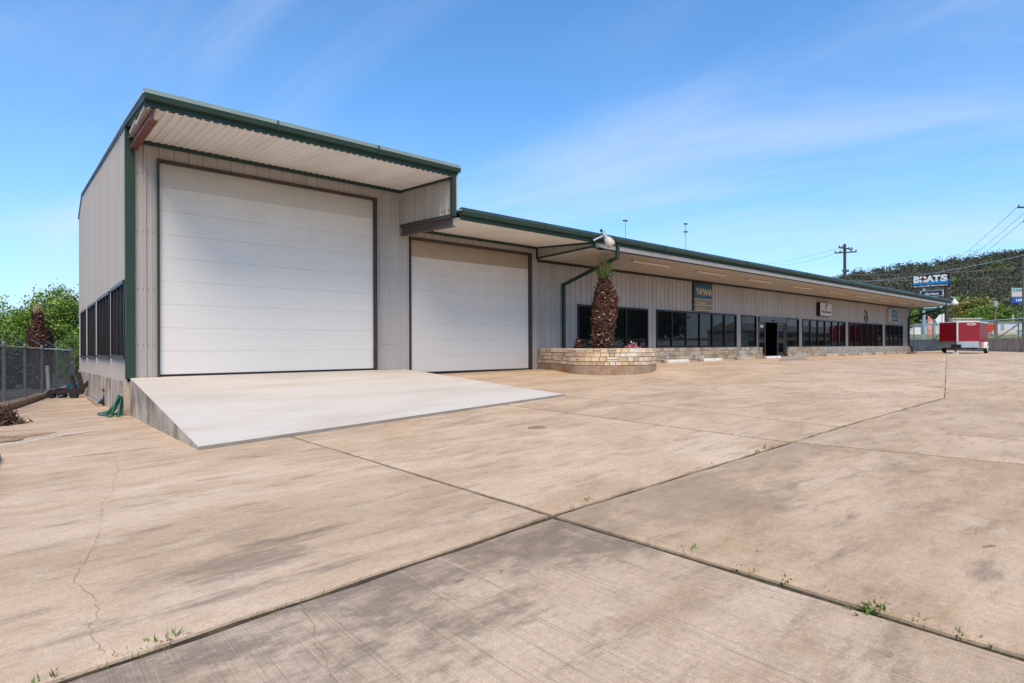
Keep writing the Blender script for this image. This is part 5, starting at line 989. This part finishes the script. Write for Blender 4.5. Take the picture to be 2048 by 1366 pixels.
wl2 = MB(); p_, q_ = at(1985, 671, 112), at(2110, 671, 112); wl2.obox(p_-ZZ*.4, q_-p_, FW*.2, ZZ*1.35); setp(wl2.build('boundary_wall', 'shed_cream'), 'low cream wall in front of the long white shed', 'wall')
bx_ = at(2040, 674, 80); q = MB(); q.box(bx_.x-.3, bx_.x+.4, bx_.y-.4, bx_.y+.3, bx_.z-.6, bx_.z+.9); ub = q.build('utility_box', 'shed_white'); setp(ub, 'pale grey utility box at the foot of the pole behind the fence', 'utility box'); q = MB(); q.box(bx_.x-.36, bx_.x+.46, bx_.y-.46, bx_.y+.36, bx_.z+.9, bx_.z+.96); q.build('lid', 'shed_grey', ub)
# ------------------------------------------------------------------ utility poles and wires
def pole(label, px, pyt, dpt, r_, m, arms=(), zb=.3, extra=None):
    b = at(px, 690, dpt); zt = at(px, pyt, dpt).z; t = thing('utility_pole', label, 'utility pole', (b.x, b.y, zb)); q = MB(); q.tube([(b.x, b.y, zb), (b.x, b.y, zt)], [r_*1.25, r_*.85], 10); q.build('pole', m, t); top = Vector((b.x, b.y, zt))
    for dz, half, d_ in arms:
        d_ = Vector(d_).normalized(); c = top-ZZ*dz-FW*r_; q = MB(); q.bar(c-d_*half, c+d_*half, .12, .14); ar = q.build('crossarm', m, t)
        for k in (-.95, -.5, .5, .95): p = c+d_*half*k; q = MB(); q.tube([p+ZZ*.07, p+ZZ*.14, p+ZZ*.26], [.03, .08, .05], 6); q.build('insulator', 'fence_steel', ar)
    return t, top
P1, T1 = pole('dark wooden utility pole with crossed arms rising behind the building roof', 1690, 488, 66, .17, 'pole_wood', ((.55, 1.35, R0*.85+FW*.5), (1.0, 1.1, R0*.9-FW*.4), (3.2, .35, R0)))
P2, T2 = pole('pale wooden utility pole at the right frame edge with a black bracket arm', 2048.5, 521, 60, .17, 'pole_light')
q = MB(); q.bar(at(2031, 541.5, 60), at(2052, 535, 60), .14, .2); q.build('bracket_arm', 'black', P2)
P3, T3 = pole('thin wooden pole with a grey transformer beyond the fence', 1990.5, 596, 100, .16, 'pole_light', ((.8, .5, R0),), 2)
q = MB(); p = T3-ZZ*1.1-FW*.35-R0*.2; q.tube([p-ZZ*.45, p+ZZ*.35, p+ZZ*.45], [.26, .26, .18], 10); q.build('transformer', 'galv', P3)
P4, T4 = pole('tall utility pole whose crossarm tip enters at the right frame edge', 2082, 395, 56, .17, 'pole_wood', ((1.0, 2.4, R0), (2.4, 1.8, R0)))
def wire(label, A, B, sag, r_=.014, m='wire'):
    q = MB(); path = [A.lerp(B, k/16)-ZZ*sag*4*(k/16)*(1-k/16) for k in range(17)]; q.tube(path, r_, 4); setp(q.build('overhead_wire', m), label, 'wire', 'overhead wires at the east end')
WN = ['from the roof-side pole along the upper hill', 'from the roof-side pole along the lower hill', 'low over the hillside behind the pole sign', 'from the outer crossarm tip down behind the pole sign', 'from the inner crossarm end down behind the pole sign', 'from the second crossarm down towards the hill', 'from the pale edge pole down to the trees', 'from the dark pole top over the shop roof', 'from the dark pole arm down to the shop roof', 'from the transformer pole past the billboard']
wire('thick pale overhead cable crossing the pole sign', at(1690, 566, 68), at(2110, 495, 46), .5, .028, 'galv')
for A_, B_, sg_ in (((1694, 549, 66), (2100, 530, 62), .3), ((1700, 561, 66), (2100, 550, 62), .2), ((1880, 574, 90), (2100, 572, 70), .1), ((2035, 414, 55), (1800, 588, 120), 1.2), ((2062, 414, 55), (1812, 590, 120), 1.2), ((2049, 440, 55), (1830, 590, 118), 1.), ((2050, 521, 60), (1880, 600, 115), .6), ((1690, 493, 66), (1500, 532, 120), .4), ((1690, 500, 66), (1560, 530, 110), .4), ((1980, 597, 100), (2100, 590, 100), .1)):
    wire('thin overhead wire '+WN.pop(0), at(*A_), at(*B_), sg_, .016, 'wire_dark' if A_[0] > 2030 else 'wire')
# ------------------------------------------------------------------ trees and hill in the east
def tb(px, dpt): p = at(px, 668, dpt); return tuple(p)
tree('round_tree', 'broad olive-green tree behind the red trailer', tb(1935, 170), [tr_at(1930, 632, 170, 4.2, 3.6), tr_at(1955, 622, 170, 4.5, 3.6), tr_at(1905, 645, 170, 3.2, 2.8), tr_at(1975, 640, 170, 3.5, 3.4)], 260, 60, .34, 'leaf_olive', 31, spread=.75, trunk=.3)
tree('round_tree', 'fresh green tree beside the olive tree above the white shed', tb(1985, 160), [tr_at(1985, 636, 160, 4.4, 3.2), tr_at(2008, 640, 160, 3.2, 2.8), tr_at(1962, 643, 160, 3., 2.6)], 220, 60, .32, 'leaf_spring', 32, spread=.7, trunk=.3, hi=.85)
tree('round_tree', 'dark green tree at the right behind the billboard', tb(2040, 180), [tr_at(2035, 640, 180, 5.5, 3.4), tr_at(2070, 630, 180, 5, 4.5)], 170, 55, .4, 'leaf_dark', 33, spread=.9, trunk=.3)
tree('round_tree', 'green tree seen under the far canopy end', tb(1805, 110), [tr_at(1803, 632, 110, 1.9, 2.6), tr_at(1790, 640, 110, 1.8, 2.2)], 110, 60, .22, 'leaf_spring', 34, spread=.5, trunk=.2, hi=.7)
tree('round_tree', 'dark-leaved tree between the pole sign posts', tb(1865, 140), [tr_at(1868, 642, 140, 3.2, 2.6), tr_at(1845, 640, 140, 2.6, 2.8)], 130, 60, .3, 'leaf_dark', 35, spread=.7, trunk=.2)
HP = [(1480, 640), (1560, 592), (1620, 572), (1664, 557), (1700, 547), (1760, 537), (1800, 531), (1850, 527), (1900, 518), (1950, 513), (2000, 505), (2048, 500), (2120, 494), (2250, 490), (2400, 500), (2600, 540), (2800, 600)]
def ridge(px): return float(np.interp(px, [a for a, _ in HP], [b for _, b in HP]))
def hillp(px, s): dpt = 190+360*s; yb = 664; y = yb+(ridge(px)+7-yb)*(s**.92); return at(px, y, dpt)
hp_ = np.linspace(1480, 2800, 50); sv = np.linspace(0, 1, 16); mb = MB(); mb.v = [tuple(hillp(px, s)) for s in sv for px in hp_]+[tuple(at(px, 690, 760)) for px in hp_]; nx = len(hp_); mb.f = [(j*nx+i, j*nx+i+1, (j+1)*nx+i+1, (j+1)*nx+i) for j in range(len(sv)) for i in range(nx-1)]; setp(mb.build('hill', 'hill', None, True), kind='structure')
K = 5600; px_ = RNG.uniform(1500, 2350, K); s_ = RNG.uniform(0.02, 1.02, K)**.8; cl = np.array([hillp(a, b) for a, b in zip(px_, s_)]); rad_ = RNG.gamma(5., .42, K)*(.8+.4*s_)+.5
pat = np.sin(px_*.043+s_*9)+np.sin(px_*.017-s_*14+1)+.8*np.sin(px_*.09+s_*23)+RNG.normal(size=K)*.9      # stands of bare grey trees, cedars and fresh oaks
val = np.where(pat > 1.2, RNG.uniform(.55, .68, K), np.where(pat < -1.75, RNG.uniform(.78, 1., K), RNG.uniform(.0, .45, K))); val = np.where(RNG.random(K) < .05, 1., val)
val = np.where((s_ > .92) & (RNG.random(K) < .85), RNG.uniform(0, .3, K), val); cl[:, 2] += rad_*.7
per = 46; d = RNG.normal(size=(K*per, 3)); d /= np.linalg.norm(d, axis=1)[:, None]; C_ = np.repeat(cl, per, 0)+d*np.repeat(rad_, per)[:, None]*np.array((1, 1, .85))*(RNG.random(K*per)**.4)[:, None]
setp(npmesh('hillside_woods', leaves(C_, .62, asp=.75), 4, np.clip(np.repeat(val, per)+RNG.normal(size=K*per)*.05, 0, 1), 'leaf_hill'), 'dense scrubby oak and cedar woods covering the hillside', kind='stuff')
# ------------------------------------------------------------------ across the yard, seen in the shop windows
for i, (x_, y_, r_, hh) in enumerate(((62, -52, 4.5, 5), (74, -56, 5, 6), (88, -54, 5, 5.5), (102, -60, 5.5, 6.5), (46, -50, 3.5, 4), (178, -40, 6, 6))):
    tree('oak_tree', ['spreading dark oak', 'tall dark oak', 'rounded oak', 'large oak', 'small oak', 'lone oak'][i]+' across the yard, mirrored in the shop windows', (x_, y_, g(x_, y_)), [((x_, y_, hh), (r_, r_, hh*.55))], 90, 40, .42, 'leaf_dark', 40+i, 'oaks across the yard', spread=.9, trunk=.25)
t = thing('storage_shed', 'white shed with red doors across the yard, mirrored in the far shop windows', 'shed', (150, -44, .7)); q = MB(); q.box(112, 172, -52, -44, .5, 4.4); q.build('wall', 'shed_white', t); q = MB(); q.extrude([(111.6, -52.4, 4.38), (111.6, -48, 6.2), (111.6, -43.6, 4.38)], (61, 0, 0)); q.build('roof', 'sign_cream', t)
for k in range(7): q = MB(); q.box(116+k*8, 121+k*8, -44.0, -43.9, .6, 3.8); q.build('roller_door', 'shed_red' if k % 2 == 0 else 'shed_grey', t)
# ------------------------------------------------------------------ weeds and litter in the joints
WP = [(97, 1362, 1.3), (186, 1331, .8), (205, 1327, .7), (237, 1313, 1.), (262, 1306, 1.1), (322, 1284, 1.5), (345, 1278, 1.5), (448, 1245, .9), (494, 1229, .9), (592, 1202, .7), (1067, 1040, 1.), (1072, 1036, .8), (1024, 1053, .5), (1045, 1048, .5), (965, 989, .9), (930, 975, .9), (990, 994, .7), (1034, 1009, .6), (1140, 1017, 1.), (1174, 1003, 1.5), (1160, 1010, 1.), (1275, 972, .9), (1300, 966, .7), (1230, 985, .6), (1425, 931, 1.1), (1450, 924, .9), (1515, 903, 1.4), (1530, 898, 1.6), (1543, 895, 1.2), (1660, 860, .9), (1675, 857, 1.), (1688, 853, .8), (1355, 1098, 1.), (1378, 1104, 1.3), (1447, 1124, .7), (1480, 1137, 1.6), (1505, 1147, 1.1), (1575, 1163, 1.6), (1583, 1168, 1.), (1652, 1187, 1.), (1735, 1217, 1.6), (1750, 1222, 1.7), (1765, 1226, 1.4), (1846, 1243, 1.4), (1875, 1256, .9), (1915, 1273, 1.1), (1960, 1281, 1.2), (1985, 1290, 1.), (745, 921, .7), (790, 935, .6), (1805, 903, .8), (1830, 907, .7), (1720, 855, .6), (1768, 858, .7), (1800, 820, .5), (1840, 808, .5), (1760, 834, .5), (1893, 770, .7), (1892, 745, .6), (1892, 725, .5), (640, 889, .5), (700, 906, .5)]
for i, (px, py, s_) in enumerate(WP):
    p = ong(px, py+2, -.02); kind = i % 3; nb_ = 10+int(8*s_); V = []; val = []
    for k in range(nb_):
        a = random.uniform(0, 6.283); L = random.uniform(.018, .050)*s_*(1.25 if kind == 0 else .9); o = np.array((math.cos(a), math.sin(a), 0)); tg = np.array((-o[1], o[0], 0)); b = np.array(p)+np.array((random.gauss(0, .02*s_), random.gauss(0, .012), -.012)); e = random.uniform(.15, .9); tip = b+o*L*e+np.array((0, 0, L*(1.05-e*.6))); w_ = random.uniform(.0018, .0035)*s_*(1 if kind == 0 else 1.7); m_ = b*.45+tip*.55+np.array((0, 0, .006))
        V += [b-tg*w_*.3, m_-tg*w_, tip, m_+tg*w_]; val.append(min(1, max(0, random.gauss(.5, .25))))
    setp(npmesh('weed', V, 4, val, 'weed'), ('thin grassy weed tuft growing from a slab joint' if kind == 0 else 'broad-leaved weed sprout growing from a slab joint'), 'weed', 'weeds in the slab joints')
for px, py, px2, py2 in ((1968, 1095, 1990, 1093), (1778, 1311, 1788, 1313), (505, 913, 520, 914), (910, 1163, 928, 1157)): a, b = ong(px, py), ong(px2, py2); q = MB(); q.tube([a+ZZ*.006, a.lerp(b, .5)+ZZ*.012, b+ZZ*.006], .005, 5); setp(q.build('twig', 'wood'), 'thin dry twig lying on the concrete', 'twig', 'dry twigs on the yard')
q = MB(); p = ong(1078, 854); q.v = [(p.x, p.y, g(p.x, p.y)+.003)]+[(p.x+.17*(1+.15*math.sin(3*a_))*math.cos(a_), p.y+.12*math.sin(a_), g(p.x, p.y)+.003) for a_ in np.linspace(0, 2*math.pi, 20, endpoint=False)]; q.f = [(0, 1+i, 1+(i+1) % 20) for i in range(20)]; mat('spill', (.34, .235, .155), .8, 0, (.26, .18, .12), 12); q.build('oil_spot', 'spill', yard)

V = []; val = []
def blade(p, L, w_, v):
    a = random.uniform(0, 6.283); o = np.array((math.cos(a), math.sin(a), 0)); tg = np.array((-o[1], o[0], 0)); b = np.array(p); tip = b+o*L*random.uniform(.2, .8)+np.array((0, 0, L)); V.extend([b-tg*w_, b+tg*w_, tip+tg*w_*.3, tip-tg*w_*.3]); val.append(v)
def joint_run(pts, n):
    for _ in range(n):
        k = random.randrange(len(pts)-1); p = Vector(pts[k]).lerp(Vector(pts[k+1]), random.random()); x, y = p.x+random.gauss(0, .012), p.y+random.gauss(0, .012)
        if math.sin(x*3.1+y*2.3)+math.sin(x*7.7-y*5.1) < -.2: continue
        blade((x, y, g(x, y)-.04), random.uniform(.028, .050), random.uniform(.0012, .0025), random.choice((.4, .7, .9, 1., 1.)))
JP = [Vector((a, b, 0)) for a, b in JA[1:7]]
joint_run(JP, 1100); joint_run([Vector((BU[0], -2.9, 0)), Vector((BU[1], -12.1, 0)), Vector((BL[0]+(BL[1]-BL[0])*.3, -15.7, 0))], 700); joint_run([Vector((CU[0], .8, 0)), Vector((CU[1], -12.1, 0)), Vector((CL[0]+(CL[1]-CL[0])*.25, -15, 0))], 500); joint_run([Vector((DU[0], .8, 0)), Vector((DU[1], -12.1, 0)), Vector((DL[0]+(DL[1]-DL[0])*.25, -15, 0))], 500)
setp(npmesh('joint_grass', V, 4, val, 'weed'), 'sparse dry grass lining the slab joints', kind='stuff')
k = 260; xs_ = RNG.uniform(-4, 24, k); ys_ = -RNG.uniform(.3, 15, k); C_ = np.stack([xs_, ys_, [g(a, b)+.006 for a, b in zip(xs_, ys_)]], 1); L_ = leaves(C_, .014, asp=.5).reshape(-1, 4, 3); L_[:, :, 2] = C_[:, None, 2]+(L_[:, :, 2]-C_[:, None, 2])*.15
setp(npmesh('leaf_litter', L_.reshape(-1, 3), 4, RNG.uniform(0, 1, k), 'dry_frond'), 'scattered tiny dry leaves and grit on the concrete', kind='stuff')
